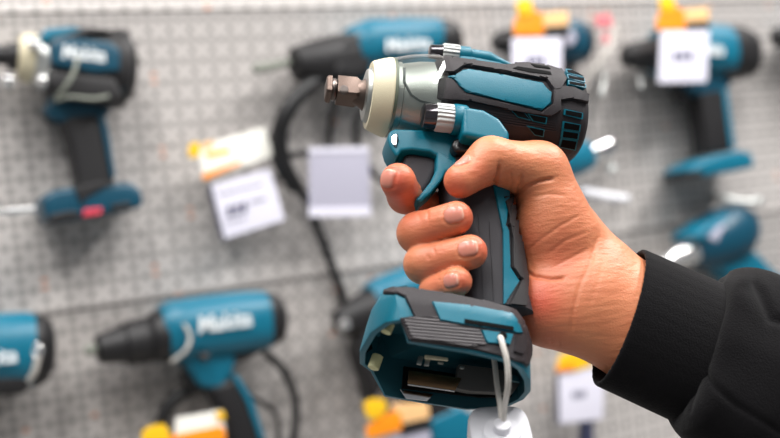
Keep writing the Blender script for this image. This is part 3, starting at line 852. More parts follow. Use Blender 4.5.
# ------------------------------------------------------------------ sleeve: ribbed cuff and bunched sweatshirt arm
UPv, RTv, FWv = np.array(UP), np.array(RT), np.array(FWD)
c0 = tp(624, 318, -6); c1 = tp(700, 352, -6)
cd = (c1 - c0) / np.linalg.norm(c1 - c0)
def cuff_sdf(P):
    d = Field.cap(P, c0 - cd * 0.03, c1 + cd * 0.03, 43 * mm, 45 * mm, nT, 1.42)
    inner = Field.cap(P, c0 - cd * 0.06, c1 + cd * 0.06, 39.8 * mm, 41.5 * mm, nT, 1.45)
    e0 = tp(641, 246, 0); e1 = tp(602, 385, 0)                   # the opening, a slanting cut
    u = (e1 - e0) / np.linalg.norm(e1 - e0); nrm = np.cross(u, nT); nrm /= np.linalg.norm(nrm)
    if nrm @ cd > 0: nrm = -nrm
    cut = (P - e0) @ nrm
    s = (P - c0) @ cd
    d = d + 0.06 * mm * np.sin((P @ np.cross(cd, nT)) / (1.1 * mm))
    far = (P - c1) @ cd - 12 * mm
    d = np.maximum(d, -inner)
    return smin_max(smin_max(d, cut, 1.5 * mm), far, 1 * mm)
def smin_max(a, b, k): return -smin(-a, -b, k)
lo = np.array(c0) - 0.075; hi = np.array(c1) + 0.075
Vc, Qc = nets(cuff_sdf, lo, hi, 0.0011); Vc = relax(Vc, Qc, 2)
mesh_np('cuff', Vc, Qc, M['knit'], person)

def sleeve_sdf(P):
    d = Field.cap(P, tp(708, 358, -6), tp(790, 405, -8), 45 * mm, 54 * mm, nT, 1.15)
    d = smin(d, Field.cap(P, tp(730, 318, 4), tp(752, 316, -2), 26 * mm, 28 * mm), 12 * mm)                   # bulge above the cuff seam
    d = smin(d, Field.cap(P, tp(742, 300, 0), tp(790, 330, -6), 15 * mm, 24 * mm), 8 * mm)
    d = smin(d, Field.cap(P, tp(795, 322, 16), tp(850, 365, 8), 19 * mm, 26 * mm), 6 * mm)
    d = smin(d, Field.cap(P, tp(706, 400, 6), tp(800, 450, 4), 24 * mm, 34 * mm), 10 * mm)
    d = smin(d, Field.cap(P, tp(790, 395, -8), tp(960, 490, -20), 56 * mm, 64 * mm, nT, 1.1), 20 * mm)
    # folds
    for (a, b, r, k) in ((((704, 366, 46), (770, 402, 54)), 0, 3.5, 6), (((758, 285, 34), (778, 318, 44)), 0, 5, 8), (((722, 405, 40), (780, 438, 50)), 0, 3.0, 6)):
        c = Field.cap(P, tp(*a[0]), tp(*a[1]), r * mm, r * 0.6 * mm)
        d = smin_max(d, -c, k * mm)
    # mouth of the sleeve meets the cuff at the seam
    q = tp(706, 318, 0); e0 = tp(722, 268, 0); e1 = tp(676, 425, 0)
    u = (e1 - e0) / np.linalg.norm(e1 - e0); nrm = np.cross(u, nT); nrm /= np.linalg.norm(nrm)
    if nrm @ cd > 0: nrm = -nrm
    cut = (P - e0) @ nrm
    d = smin_max(d, cut, 9 * mm)
    far = (P - tp(930, 470, -20)) @ cd
    return np.maximum(d, far)
lo = np.min([tp(650, 240, 60), tp(650, 460, -60), tp(960, 560, -80), tp(800, 240, 60)], 0) - 0.05; hi = np.max([tp(650, 240, 60), tp(700, 460, -60), tp(960, 560, -80), tp(960, 240, 60)], 0) + 0.05
Vs, Qs = nets(sleeve_sdf, lo, hi, 0.0015); Vs = relax(Vs, Qs, 2)
Xs = px_np(Vs); Ns = vnormals(Vs, Qs)
ds = np.zeros(len(Vs))
def sline(pl, depth, w):
    global ds
    best = np.full(len(Vs), 1e9)
    for (a, b) in zip(pl, pl[1:]):
        a, b = np.array(a, float), np.array(b, float); ab = b - a; t = np.clip(((Xs - a) @ ab) / (ab @ ab), 0, 1)
        best = np.minimum(best, np.linalg.norm(Xs - a - t[:, None] * ab, axis=1))
    ds -= depth * mm * np.exp(-(best / w) ** 2)
sline([(727, 272), (710, 305), (702, 340), (700, 372), (690, 412)], 0.9, 1.6)
sline([(703, 370), (712, 384), (735, 404), (780, 432)], 1.6, 3)
sline([(756, 284), (764, 302), (772, 318), (785, 322)], 2.0, 5)
def wobble(V, a):
    s = 0
    for k, (fx, fy, fz, p) in enumerate(((90, 40, 70, 0), (-60, 110, 50, 1), (150, -70, -120, 2), (-210, 60, 180, 3), (60, 240, -200, 4))):
        s = s + np.sin(V @ np.array((fx, fy, fz)) + p + 1.3 * np.sin(V @ np.array((fz, fx, fy)) * 0.7)) / (1 + 0.5 * k)
    return s * a
ds += wobble(Vs, 0.45 * mm)
Vs = Vs + Ns * ds[:, None]
mesh_np('sleeve', Vs, Qs, M['knit'], person)

# ------------------------------------------------------------------ security puck on its tether
pk = root('security_puck', 'white plastic anti-theft puck on a grey cable loop below the held wrench', 'security tag', T(500, 440, -8))
ca = None
hole = T(500, 338.5, 38.2)
k0 = T(503, 413, 12)
tb = tube_bm([T(499, 339, 33), hole + NT * 0.001, T(503, 346, 41), T(507, 362, 40), T(508, 385, 34), T(505, 404, 20), T(503.5, 421, 10)], 0.00135, 14, 10)
finish('tether_cable', tb, M['cable_grey'], pk)
tb = tube_bm([T(493, 352, 5), T(495, 366, 6), T(497, 385, 8), T(500, 405, 9), T(501.5, 421, 9)], 0.00135, 14, 10)
finish('tether_cable', tb, M['cable_grey'], pk)
d0 = T(502, 428, 9); kk = (d0 - CAM).dot(FWD) / F
pu = (UP * 0.82 - FWD * 0.57).normalized(); pr = (RT * 0.985 - UP * 0.06 + FWD * 0.1).normalized(); pr = (pr - pu * pr.dot(pu)).normalized(); pf = pu.cross(pr)
def pst(h, a, b, ex=4.2, dx=0, dz=0): return (d0 + pu * h + pr * dx + pf * dz, pr * a, pf * b, ex)
body = loft_bm([pst(-0.052, .012, .015), pst(-0.050, .014, .018), pst(-0.02, .0152, .0195), pst(-0.007, .0152, .0195), pst(-0.0045, .0144, .0187), pst(-0.0035, .0128, .017)], 64)
finish('puck_body', body, M['white'], pk)
body = loft_bm([pst(-0.003, .0095, .0095, 2), pst(-0.0015, .0088, .0088, 2), pst(-0.0012, .0042, .0042, 2), pst(0.0028, .004, .004, 2), pst(0.0032, .0034, .0034, 2)], 48)
finish('collar', body, M['white'], pk)
# ------------------------------------------------------------------ tools and tags hanging on the wall; offsets in metres from the wall
def B(name, m, par, st, off, lat=1.0, ex=2.0, label=None, **k):
    return finish(name, barrel_bm(WL, st, off, lat, ex, **k), M[m], par, label=label)
def PR(name, m, par, poly, near, far, bev=0.004, label=None):
    return finish(name, prism_bm(WL, poly, near, far, bev, 3, mid=(near + far) / 2 if near - far > 0.034 else None), M[m], par, smooth=40, label=label)
def TB(name, m, par, pts, r, **k):
    return finish(name, tube_bm([WL.pt(*p) for p in pts], r, **k), M[m], par)
def LOGO(par, x0, y0, x1, y1, off, hpx, m='logo', s='Makita'):
    a, b = WL.pt(x0, y0, off), WL.pt(x1, y1, off); ex = (b - a); w = ex.length; ex.normalize(); ey = WL.n.cross(ex).normalized()
    if ey.z < 0: ey = -ey
    size = hpx * ((a - CAM).dot(FWD) / F) * 1.8
    o = text_mesh(s, 1.0, Vector((0, 0, 0)), Vector((1, 0, 0)), Vector((0, 1, 0)), Vector((0, 0, 1)), M[m], par)
    xs = [v.co.x for v in o.data.vertices]; sx = w / (max(xs) - min(xs)); off0 = par.location; cx = (max(xs) + min(xs)) / 2
    tmp = []
    for v in o.data.vertices:
        c = v.co + off0
        tmp.append((a + b) / 2 + ex * ((c.x - cx - off0.x) * sx) + ey * ((c.y) * size) + WL.n * (c.z * 0.5 if c.z < 0.01 else 0.0008) - off0)
    for v, c in zip(o.data.vertices, tmp): v.co = c
    return o

# 1 cordless wrench at the upper left
t = root('impact_wrench', 'dark teal and black impact wrench with cream nose ring at the upper left', 'power tool', WL.pt(90, 200, 0.05))
B('motor_housing', 'bblack', t, [(46, 64, 30), (52, 64, 35), (70, 65, 38), (105, 68, 38), (122, 70, 36), (131, 72, 28), (134, 73, 18)], 0.045, 0.95, 2.4)
B('end_band', 'bblack', t, [(112, 68.5, 39), (116, 69, 40), (124, 70, 38), (126, 70, 33)], 0.045, 0.95, 2.4)
PR('side_panel', 'bteal_deep', t, [(47, 46), (62, 40), (108, 45), (118, 54), (117, 74), (92, 76), (50, 68)], 0.0885, 0.05)
PR('top_panel', 'bteal', t, [(40, 36), (46, 28), (72, 26), (86, 30), (62, 38), (44, 44)], 0.079, 0.05)
PR('rear_panel', 'bteal_deep', t, [(120, 44), (130, 52), (133, 72), (130, 88), (120, 92)], 0.082, 0.05)
PR('side_rib', 'bblack', t, [(48, 42), (88, 30), (112, 34), (88, 38), (60, 46), (50, 62)], 0.086, 0.05)
PR('side_rib', 'bblack', t, [(46, 72), (112, 80), (122, 100), (108, 108), (60, 100), (44, 88)], 0.086, 0.05, 0.006)
B('gear_case', 'ribbed', t, [(28, 60, 22), (40, 61, 27), (48, 62, 29)], 0.045)
B('bumper_ring', 'cream', t, [(17, 57, 14), (18, 57, 20), (24, 58, 24), (33, 59, 25), (35, 59, 22)], 0.045)
B('drive_nose', 'bblack', t, [(-14, 54, 9), (8, 56, 10), (9, 56, 14), (18, 57, 15)], 0.045)
B('lamp', 'brightsteel', t, [(36, 80, 4), (38, 80, 7), (46, 81, 7), (47, 81, 5)], 0.082)
B('lamp', 'brightsteel', t, [(28, 44, 4), (30, 44, 6), (38, 45, 6), (39, 45, 5)], 0.08)
B('lamp', 'brightsteel', t, [(2, 80, 4), (3, 80, 7), (13, 81, 7), (14, 81, 5)], 0.05)
PR('neck', 'bteal_deep', t, [(52, 92), (110, 100), (106, 118), (92, 122), (70, 126), (48, 122), (42, 112)], 0.065, 0.025, 0.006)
PR('trigger', 'bblack', t, [(42, 112), (60, 112), (60, 124), (50, 124)], 0.055, 0.035, 0.004)
PR('grip', 'bblack', t, [(56, 112), (96, 110), (104, 140), (112, 182), (120, 194), (70, 198), (74, 182), (66, 145)], 0.065, 0.025, 0.010)
PR('grip_stripe', 'bteal_deep', t, [(92, 106), (99, 106), (107, 140), (113, 178), (108, 180), (101, 142)], 0.067, 0.03, 0.002)
PR('foot', 'bteal_deep', t, [(38, 201), (46, 193), (72, 189), (90, 186), (126, 185), (136, 193), (137, 208), (120, 213), (95, 216), (46, 226), (40, 214)], 0.08, 0.01, 0.006)
PR('foot_trim', 'bblack', t, [(70, 189), (92, 184), (112, 184), (96, 192), (82, 200), (78, 208)], 0.082, 0.03, 0.002)
PR('foot_recess', 'bblack', t, [(46, 216), (64, 212), (76, 212), (74, 219), (46, 225)], 0.082, 0.03, 0.002)
PR('foot_recess', 'bblack', t, [(106, 206), (124, 203), (128, 208), (108, 212)], 0.082, 0.03, 0.002)
PR('marking', 'red', t, [(84, 209), (102, 207), (102, 214), (83, 217)], 0.083, 0.05, 0.001, label='red badge')
LOGO(t, 62, 52, 106, 56, 0.0895, 11)
TB('security_cable', 'cord', t, [(78, 58, .09), (74, 72, .095), (66, 86, .095), (56, 100, .085), (70, 97, .09), (95, 99, .09), (115, 94, .08)], 0.0023)
TB('carry_strap', 'bblack', t, [(104, 104, .07), (118, 98, .07), (127, 86, .06), (131, 74, .05)], 0.006)
TB('strap_end', 'cord', t, [(129, 84, .055), (133, 70, .05), (137, 56, .05)], 0.003)

def hook(name, label, cat, pts, r, m='brightsteel', tip=0.0, group=None):
    t = root(name, label, cat, WL.pt(*pts[0]), group)
    TB('rod', m, t, pts, r, n=6)
    if tip:
        a = WL.pt(*pts[-1]); bm = bmesh.new(); bmesh.ops.create_uvsphere(bm, u_segments=24, v_segments=14, radius=tip)
        for v in bm.verts: v.co += a
        finish('ball_tip', bm, M[m], t)
    return t
hook('display_hook', 'bright steel peg rod reaching to the foot of the upper left wrench', 'hook', [(-30, 211, .001), (-20, 211, .05), (5, 210.5, .07), (36, 208.5, .085)], 0.0032)

# 2 corded tool in the upper middle
t = root('rotary_hammer', 'teal corded drill with black front and coiled black cable behind the held wrench', 'power tool', WL.pt(390, 60, 0.05))
B('housing', 'bteal', t, [(345, 52, 16), (352, 50, 23), (370, 46, 26), (400, 42, 23), (436, 38, 19), (446, 38, 12)], 0.045, 1.1, 2.5)
B('end_cap', 'bblack', t, [(432, 40, 19), (444, 40, 20), (452, 41, 17), (458, 42, 10)], 0.045, 1.1, 2.5)
PR('lower_shell', 'bteal', t, [(352, 60), (430, 52), (440, 66), (410, 80), (385, 92), (360, 82)], 0.07, 0.02, 0.008)
B('front_handle', 'bblack', t, [(290, 64, 8), (295, 64, 17), (310, 64, 22), (335, 60, 24), (352, 56, 24), (362, 54, 21)], 0.045, 1.0, 2.2)
PR('front_guard', 'bblack', t, [(334, 42), (352, 34), (366, 50), (362, 78), (345, 82), (325, 78)], 0.075, 0.02, 0.008)
B('spindle', 'cord', t, [(252, 69, 2), (255, 69, 5), (270, 67, 5), (292, 62, 4)], 0.045)
LOGO(t, 386, 46, 430, 42, 0.087, 10)
TB('power_cable', 'bcable', t, [(322, 76, .05), (302, 92, .06), (287, 112, .06), (279, 138, .05), (284, 165, .04), (296, 188, .03)], 0.0105, n=10)
TB('power_cable', 'bcable', t, [(316, 78, .03), (296, 98, .035), (282, 120, .035), (272, 146, .03), (285, 178, .025), (306, 198, .02), (322, 240, .014), (340, 288, .009), (348, 316, .008)], 0.0058, n=10)
TB('power_cable', 'bcable', t, [(350, 78, .03), (338, 98, .03), (331, 120, .02), (328, 150, .01)], 0.004, n=10)
TB('power_cable', 'bcable', t, [(372, 80, .03), (366, 102, .03), (356, 125, .03), (360, 150, .02), (378, 178, .02), (400, 182, .02)], 0.0045, n=10)
PR('display_collar', 'bblack', t, [(284, 152), (312, 150), (312, 156), (284, 158)], 0.04, 0.02, 0.002)

# tags
def bars(par, spec, off, m='print'):
    """blurred print on a label: rows of short strokes"""
    bm = None
    for (x0, y0, x1, y1, h, n) in spec:
        for i in range(n):
            a = (i + 0.12) / n; b = (i + 0.82) / n
            q = [(x0 + (x1 - x0) * a, y0 + (y1 - y0) * a), (x0 + (x1 - x0) * b, y0 + (y1 - y0) * b)]
            bm = prism_bm(WL, [q[0], q[1], (q[1][0] + 0.4, q[1][1] + h), (q[0][0] + 0.4, q[0][1] + h)], off + 0.0004, off - 0.0002, bm=bm)
    return finish('print', bm, M[m], par)

t = root('promotion_card', 'glossy white promotion card with a yellow corner hanging tilted left of the cable coil', 'promotion card', WL.pt(235, 150, 0.03))
PR('card', 'glosswhite', t, [(197, 147), (264, 127), (275, 155), (204, 181)], 0.045, 0.043, 0.0004)
PR('print', 'yellow', t, [(188, 150), (191, 143), (198, 142), (201, 149), (198, 157), (190, 158)], 0.0462, 0.0445, 0.0003, label='yellow star')
PR('print', 'orange', t, [(202, 174), (240, 161), (241, 164), (204, 180.5)], 0.0458, 0.0445, 0.0002)
PR('print', 'yellow', t, [(205, 153), (228, 148), (231, 152), (207, 158)], 0.0458, 0.0445, 0.0002)
PR('print', 'peach', t, [(202, 143), (214, 140), (213, 147), (203, 150)], 0.0458, 0.0445, 0.0002)
TB('hanger', 'bblack', t, [(236, 141, .043), (236, 140, .02), (236, 139, .001)], 0.002)
def price_label(label, quad, off, m, frame=None, pr=None, group=None, fo=(-3, 2), strips=None):
    t = root('price_label', label, 'price label', WL.pt(quad[0][0], quad[0][1], off), group)
    if frame: PR('holder', frame, t, [(x + fo[0], y + fo[1]) for x, y in quad], off - 0.001, off - 0.004, 0.0006)
    PR('card', m, t, quad, off, off - 0.001, 0.0002)
    for s in strips or (): PR('edge_strip', 'paper', t, s, off + 0.001, off, 0.0002)
    if pr: bars(t, pr, off)
    return t
price_label('white price label with dark print over a dark backing and painted shadow below the tilted promotion card', [(211, 184), (270, 168), (285, 220), (225, 239)], 0.04, 'paper', 'navy',  # dark backing set off to one side, doubling as the card's painted shadow
            [(226, 207, 248, 201, 11, 3), (250, 201, 266, 197, 3, 4), (226, 222, 246, 217, 2, 5), (218, 194, 262, 183, 2, 8)])
price_label('blank lilac-grey ticket holder with white top and bottom strips beside the cable coil', [(309, 148), (369, 147), (371, 216), (309, 217)], 0.05, 'holder', None, None,
            strips=([(309, 147.5), (369, 146.5), (369, 152), (309, 153)], [(309, 208), (371, 207), (371, 216), (309, 217)]))

def promo(label, x, y, k=1.0, tilt=0.0, off=0.088):
    """yellow-orange promotion card with a peach field and dark strip; x, y its lower left corner"""
    t = root('promotion_card', label, 'promotion card', WL.pt(x, y, off))
    def q(pts): return [(x + (a * math.cos(tilt) + b * math.sin(tilt)) * k, y + (b * math.cos(tilt) - a * math.sin(tilt)) * k) for a, b in pts]
    PR('card', 'orange', t, q([(0, 0), (0, -12), (6, -24), (14, -30), (22, -24), (30, -20), (30, 0)]), off, off - 0.002, 0.0004)
    PR('star', 'yellow', t, q([(4, -22), (2, -32), (10, -38), (18, -34), (20, -24), (12, -18)]), off + 0.002, off, 0.0004)
    PR('peach_field', 'peach', t, q([(26, -22), (54, -24), (55, -10), (29, -8)]), off, off - 0.002, 0.0004)
    PR('dark_strip', 'bblack', t, q([(29, -8), (55, -10), (54, 2), (30, 3)]), off - 0.0005, off - 0.003, 0.0004)
    return t

# 3 drill behind the label, upper right of the held tool
t = root('power_drill', 'teal and black drill partly hidden by a price label above the held wrench', 'power tool', WL.pt(540, 60, 0.05))
B('chuck', 'bblack', t, [(493, 42, 5), (498, 42, 10), (512, 42, 14), (522, 42, 16)], 0.045)
B('housing', 'bteal_deep', t, [(520, 42, 20), (528, 42, 24), (560, 42, 24), (576, 43, 22), (584, 44, 14)], 0.045, 1.0, 2.3)
B('end_band', 'bblack', t, [(577, 43, 20), (583, 43, 19), (588, 44, 10)], 0.045, 1.0, 2.3)
PR('grip', 'bblack', t, [(550, 55), (578, 60), (575, 118), (554, 120)], 0.06, 0.03, 0.006)
PR('marking', 'holder', t, [(563, 34), (573, 30), (578, 38), (572, 46), (563, 44)], 0.083, 0.06, 0.002, label='pale round badge')  # small pale patch on the rear of the housing
price_label('white price label hanging above the black motor end of the held wrench', [(512, 38), (562, 37), (562, 86), (512, 87)], 0.088, 'paper', None, [(526, 56, 546, 56, 9, 3)])
promo('orange and yellow promotion card at the top edge above the held wrench', 514, 35, 1.0)
t = root('promotion_card', 'small red card with a grey cord between the two orange cards at the top', 'promotion card', WL.pt(603, 20, 0.03))
PR('card', 'pink', t, [(596, 15), (611, 14), (613, 26), (597, 27)], 0.05, 0.048, 0.0004)
PR('card', 'pink', t, [(603, 34), (609, 33), (609, 42), (603, 43)], 0.05, 0.048, 0.0004)
TB('cord', 'cable_grey', t, [(616, 24, .05), (612, 42, .05), (600, 62, .05), (582, 82, .04)], 0.004)
hook('display_hook', 'grey peg hook below the small red card, right of the held wrench', 'hook', [(604, 70, .001), (604, 74, .03), (603, 84, .05), (601, 96, .055)], 0.004, 'ribbed')

# 4 drill at the upper right
t = root('power_drill', 'teal and black cordless drill hanging at the upper right behind a price label', 'power tool', WL.pt(700, 160, 0.05))
B('chuck', 'bblack', t, [(622, 56, 4), (626, 56, 11), (640, 55, 14), (655, 54, 17), (664, 54, 20)], 0.045)
B('housing', 'bteal', t, [(660, 53, 24), (668, 53, 26), (700, 52, 27), (720, 53, 27)], 0.045, 1.0, 2.4)
B('motor_cap', 'bblack', t, [(712, 53, 26), (735, 54, 27), (745, 55, 23), (748, 55, 14)], 0.045, 1.0, 2.4)
PR('cap_shroud', 'bblack', t, [(718, 56), (748, 44), (749, 60), (738, 76), (716, 80)], 0.076, 0.03, 0.008)
PR('neck', 'bteal_deep', t, [(682, 70), (728, 72), (722, 88), (712, 96), (692, 98), (678, 92)], 0.065, 0.025, 0.006)
PR('trigger', 'bblack', t, [(678, 86), (694, 86), (694, 104), (684, 102)], 0.055, 0.035, 0.003)
PR('grip', 'bblack', t, [(690, 92), (718, 88), (722, 120), (726, 152), (700, 156), (698, 130)], 0.065, 0.025, 0.008)
PR('grip_stripe', 'bteal', t, [(714, 90), (719, 90), (723, 120), (727, 150), (722, 150), (718, 120)], 0.066, 0.03, 0.001)
PR('foot', 'bteal', t, [(675, 171), (688, 162), (704, 157), (726, 153), (738, 156), (740, 169), (718, 174), (680, 180)], 0.075, 0.01, 0.006)
PR('foot_recess', 'bblack', t, [(671, 175), (690, 171), (692, 178), (675, 181)], 0.077, 0.03, 0.001)
LOGO(t, 708, 50, 724, 50, 0.088, 9)
price_label('white price label in front of the upper right drill\'s gearbox', [(661, 31), (709, 30), (707, 82), (658, 83)], 0.093, 'paper', None, [(672, 52, 694, 51, 9, 3)])
promo('orange and yellow promotion card above the upper right drill', 657, 30, 0.95)
hook('display_hook', 'thin steel peg hook just below the chuck of the upper right drill', 'hook', [(638, 66, .001), (638, 70, .03), (640, 80, .05), (641, 88, .055)], 0.003, 'ribbed')
t = root('power_drill', 'black drill nose cut off by the right edge beside the upper right drill', 'power tool', WL.pt(800, 60, 0.05))
B('chuck', 'bblack', t, [(773, 37, 4), (776, 37, 9), (790, 37, 13), (806, 37, 16)], 0.045)
B('housing', 'bteal', t, [(804, 37, 22), (810, 37, 24), (850, 38, 24), (862, 38, 14)], 0.045, 1.0, 2.4)
PR('grip', 'bblack', t, [(828, 55), (852, 55), (856, 120), (832, 122)], 0.065, 0.025, 0.008)

# 5 tool hidden behind the hand, right of the held tool
t = root('power_drill', 'teal drill almost hidden behind the hand with a shiny chrome nose', 'power tool', WL.pt(560, 200, 0.05))
B('housing', 'bteal', t, [(500, 168, 20), (506, 166, 23), (560, 160, 22), (584, 156, 16), (592, 155, 10)], 0.05, 1.0, 2.3)
B('chrome_nose', 'chrome', t, [(588, 155, 6), (592, 152, 8), (604, 147, 9), (612, 144, 7), (614, 143, 3)], 0.06)
PR('grip', 'bblack', t, [(520, 176), (548, 176), (544, 240), (516, 240)], 0.065, 0.025, 0.008)
hook('display_hook', 'short steel peg hook just right of the hand, below the chrome nose', 'hook', [(606, 160, .001), (608, 162, .04), (610, 166, .07), (612, 170, .085)], 0.004, 'peachy' if 'peachy' in M else 'ribbed', 0.0075)
hook('display_hook', 'shiny ball-tipped peg hook farthest right of those beside the back of the hand', 'hook', [(618, 196, .001), (620, 198, .05), (623, 201, .08)], 0.003, 'brightsteel', 0.0075)
hook('display_hook', 'long pale peg rod lying level just above the back of the hand', 'hook', [(570, 192, .001), (585, 193, .06), (606, 197, .075), (627, 200, .08)], 0.0075, 'white')

# 6 tool above the sleeve
t = root('impact_driver', 'teal driver with a pale painted highlight hanging above the black sleeve', 'power tool', WL.pt(725, 250, 0.05))
B('housing', 'bteal_deep', t, [(692, 252, 15), (698, 249, 22), (716, 240, 27), (734, 230, 27), (746, 223, 18)], 0.045, 1.0, 2.3)
B('nose', 'brightsteel', t, [(660, 268, 5), (664, 264, 9), (680, 256, 12), (694, 250, 14)], 0.045, label='bright metal nose')
PR('top_shell', 'bteal', t, [(680, 236), (700, 222), (716, 214), (720, 222), (702, 234), (688, 244)], 0.075, 0.02, 0.006)
PR('marking', 'holder', t, [(710, 238), (720, 226), (734, 222), (736, 236), (722, 246)], 0.0795, 0.06, 0.003, label='pale blue painted highlight')  # highlight on the housing, painted as a raised pale patch
PR('grip', 'bteal', t, [(706, 262), (730, 246), (748, 252), (776, 280), (800, 330), (770, 340), (740, 296)], 0.065, 0.025, 0.010)
PR('top_band', 'bblack', t, [(716, 214), (742, 212), (746, 222), (728, 226)], 0.07, 0.02, 0.004)
hook('display_hook', 'pale peg hook with a thick tip above the driver beside the right edge', 'hook', [(715, 196, .001), (722, 198, .05), (740, 202, .07), (757, 202, .08)], 0.0055, 'ribbed', 0.009)

# 7 tool at the lower left edge
t = root('power_drill', 'teal drill with black end cap cut off by the left edge', 'power tool', WL.pt(0, 350, 0.05))
B('housing', 'bteal', t, [(-60, 350, 30), (-52, 350, 38), (0, 351, 38), (25, 350, 38), (36, 350, 35)], 0.045, 0.95, 2.4)
B('end_cap', 'bblack', t, [(28, 350, 36), (38, 350, 36.5), (48, 350, 30), (53, 350, 20), (54, 350, 12)], 0.045, 0.95, 2.4)
PR('lower_trim', 'bblack', t, [(-40, 376), (20, 370), (30, 380), (22, 392), (-40, 396)], 0.078, 0.02, 0.008)
PR('grip', 'bblack', t, [(-40, 380), (-8, 380), (-4, 450), (-36, 452)], 0.065, 0.025, 0.010)
LOGO(t, -36, 362, 17, 355, 0.091, 12)
tb = tube_bm([WL.pt(36, 344, .082), WL.pt(42, 350, .085), WL.pt(38, 358, .085), WL.pt(32, 352, .082), WL.pt(36, 344, .082)], 0.0018)
finish('lock_ring', tb, M['brightsteel'], t)
TB('security_cable', 'cable_grey', t, [(38, 356, .085), (34, 372, .08), (24, 386, .07)], 0.0035)

# 8 corded drill, lower middle
t = root('corded_drill', 'teal corded drill with a long black chuck below the wall panel joint, lower left', 'power tool', WL.pt(230, 400, 0.05))
B('housing', 'bteal', t, [(160, 332, 24), (170, 332, 30), (190, 330, 31), (225, 325, 31), (262, 320, 29), (268, 319, 26)], 0.05, 1.0, 2.5)
B('end_cap', 'bblack', t, [(258, 321, 29), (270, 319, 27), (279, 319, 22), (284, 319, 12)], 0.05, 1.0, 2.5)
PR('belly', 'bblack', t, [(226, 345), (262, 330), (280, 322), (276, 336), (258, 350), (236, 362), (224, 362)], 0.07, 0.025, 0.008)
PR('top_ridge', 'bteal', t, [(160, 306), (170, 301), (212, 295), (256, 291), (264, 296), (262, 306), (164, 316)], 0.07, 0.03, 0.005)
B('gear_nose', 'bblack', t, [(146, 338, 18), (150, 338, 23), (158, 336, 26), (172, 334, 27), (176, 334, 25)], 0.05)
B('chuck', 'bblack', t, [(96, 349, 10), (99, 349, 15), (110, 347, 16.5), (124, 344, 19), (126, 344, 21.5), (146, 340, 23), (150, 340, 20)], 0.05)
B('drill_tip', 'cord', t, [(84, 351, 2), (86, 351, 5), (98, 349, 6)], 0.05)
PR('neck', 'bteal', t, [(180, 355), (236, 350), (228, 372), (216, 390), (196, 386), (184, 368)], 0.07, 0.03, 0.008)
PR('trigger', 'bblack', t, [(186, 362), (200, 364), (200, 392), (190, 392), (184, 378)], 0.06, 0.04, 0.004)
B('knob', 'bblack', t, [(200, 357, 4), (204, 357, 5), (208, 357, 4)], 0.085)
PR('grip', 'bblack', t, [(202, 384), (236, 374), (250, 398), (264, 446), (228, 450), (216, 410)], 0.07, 0.03, 0.010)
PR('grip_stripe', 'bteal', t, [(232, 376), (238, 375), (252, 398), (266, 440), (260, 440), (246, 400)], 0.072, 0.04, 0.002)
LOGO(t, 198, 326, 252, 318, 0.0905, 13)
TB('security_cable', 'cable_grey', t, [(184, 324, .09), (190, 336, .09), (186, 350, .09), (172, 362, .08)], 0.0022)
TB('power_cable', 'bcable', t, [(264, 352, .03), (280, 366, .03), (292, 388, .03), (296, 415, .03), (292, 450, .03)], 0.005, n=10)
TB('power_cable', 'bcable', t, [(240, 392, .03), (262, 402, .03), (276, 416, .03), (280, 450, .03)], 0.003, n=10)
TB('power_cable', 'bcable', t, [(200, 386, .03), (184, 392, .04), (166, 410, .04), (156, 450, .04)], 0.008, n=10)
t = root('promotion_card', 'yellow and white promotion card under the trigger of the lower corded drill', 'promotion card', WL.pt(185, 430, 0.05))
PR('card', 'glosswhite', t, [(176, 418), (222, 410), (226, 436), (196, 446), (174, 446)], 0.084, 0.082, 0.0004)
PR('print', 'yellow', t, [(142, 432), (150, 426), (164, 424), (170, 432), (168, 448), (142, 448)], 0.086, 0.084, 0.0004, label='yellow star')
PR('print', 'orange', t, [(170, 436), (222, 426), (226, 434), (224, 448), (168, 448)], 0.086, 0.0845, 0.0004)
PR('print', 'yellow', t, [(216, 412), (224, 411), (226, 419), (218, 421)], 0.086, 0.0845, 0.0004)

# 9 grinder half hidden behind the battery foot
t = root('angle_grinder', 'black and teal tool with a silver hex nose behind the held wrench\'s battery foot', 'power tool', WL.pt(390, 330, 0.05))
B('gear_head', 'bblack', t, [(334, 326, 6), (338, 324, 13), (350, 320, 18), (366, 314, 22), (380, 308, 23)], 0.05, 1.0, 2.3)
B('housing', 'bteal', t, [(372, 306, 21), (380, 302, 24), (410, 290, 24), (440, 280, 22), (460, 272, 18)], 0.05, 1.0, 2.4)
PR('neck', 'bblack', t, [(358, 322), (388, 318), (384, 350), (378, 384), (366, 402), (362, 380), (352, 352)], 0.07, 0.03, 0.006)
PR('foot', 'bteal', t, [(420, 418), (452, 404), (476, 420), (474, 448), (424, 450)], 0.07, 0.02, 0.006)
PR('grip', 'bblack', t, [(382, 318), (410, 312), (440, 400), (452, 410), (424, 420), (404, 400)], 0.068, 0.03, 0.006)
tb = barrel_bm(WL, [(340, 326, 5.5), (341, 326, 6), (348, 324.5, 6.2), (349, 324.5, 5)], 0.078, 1.0, 2.0, seg=6)
finish('hex_nose', tb, M['brightsteel'], t)
t = root('promotion_card', 'yellow, orange and white promotion card below the held wrench\'s battery foot', 'promotion card', WL.pt(395, 425, 0.06))
PR('star', 'yellow', t, [(366, 414), (364, 404), (372, 399), (384, 399), (388, 408), (380, 418), (370, 420)], 0.092, 0.088, 0.0005)
PR('card', 'orange', t, [(366, 428), (380, 416), (396, 411), (402, 416), (402, 430), (368, 440)], 0.09, 0.087, 0.0005)
PR('white_field', 'peach', t, [(390, 404), (428, 402), (430, 418), (404, 424), (396, 412)], 0.088, 0.086, 0.0005)
PR('dark_strip', 'bblack', t, [(400, 424), (430, 417), (432, 428), (402, 436)], 0.0875, 0.085, 0.0005)
PR('label_field', 'holder', t, [(380, 440), (402, 434), (430, 430), (432, 450), (380, 452)], 0.086, 0.084, 0.0005)

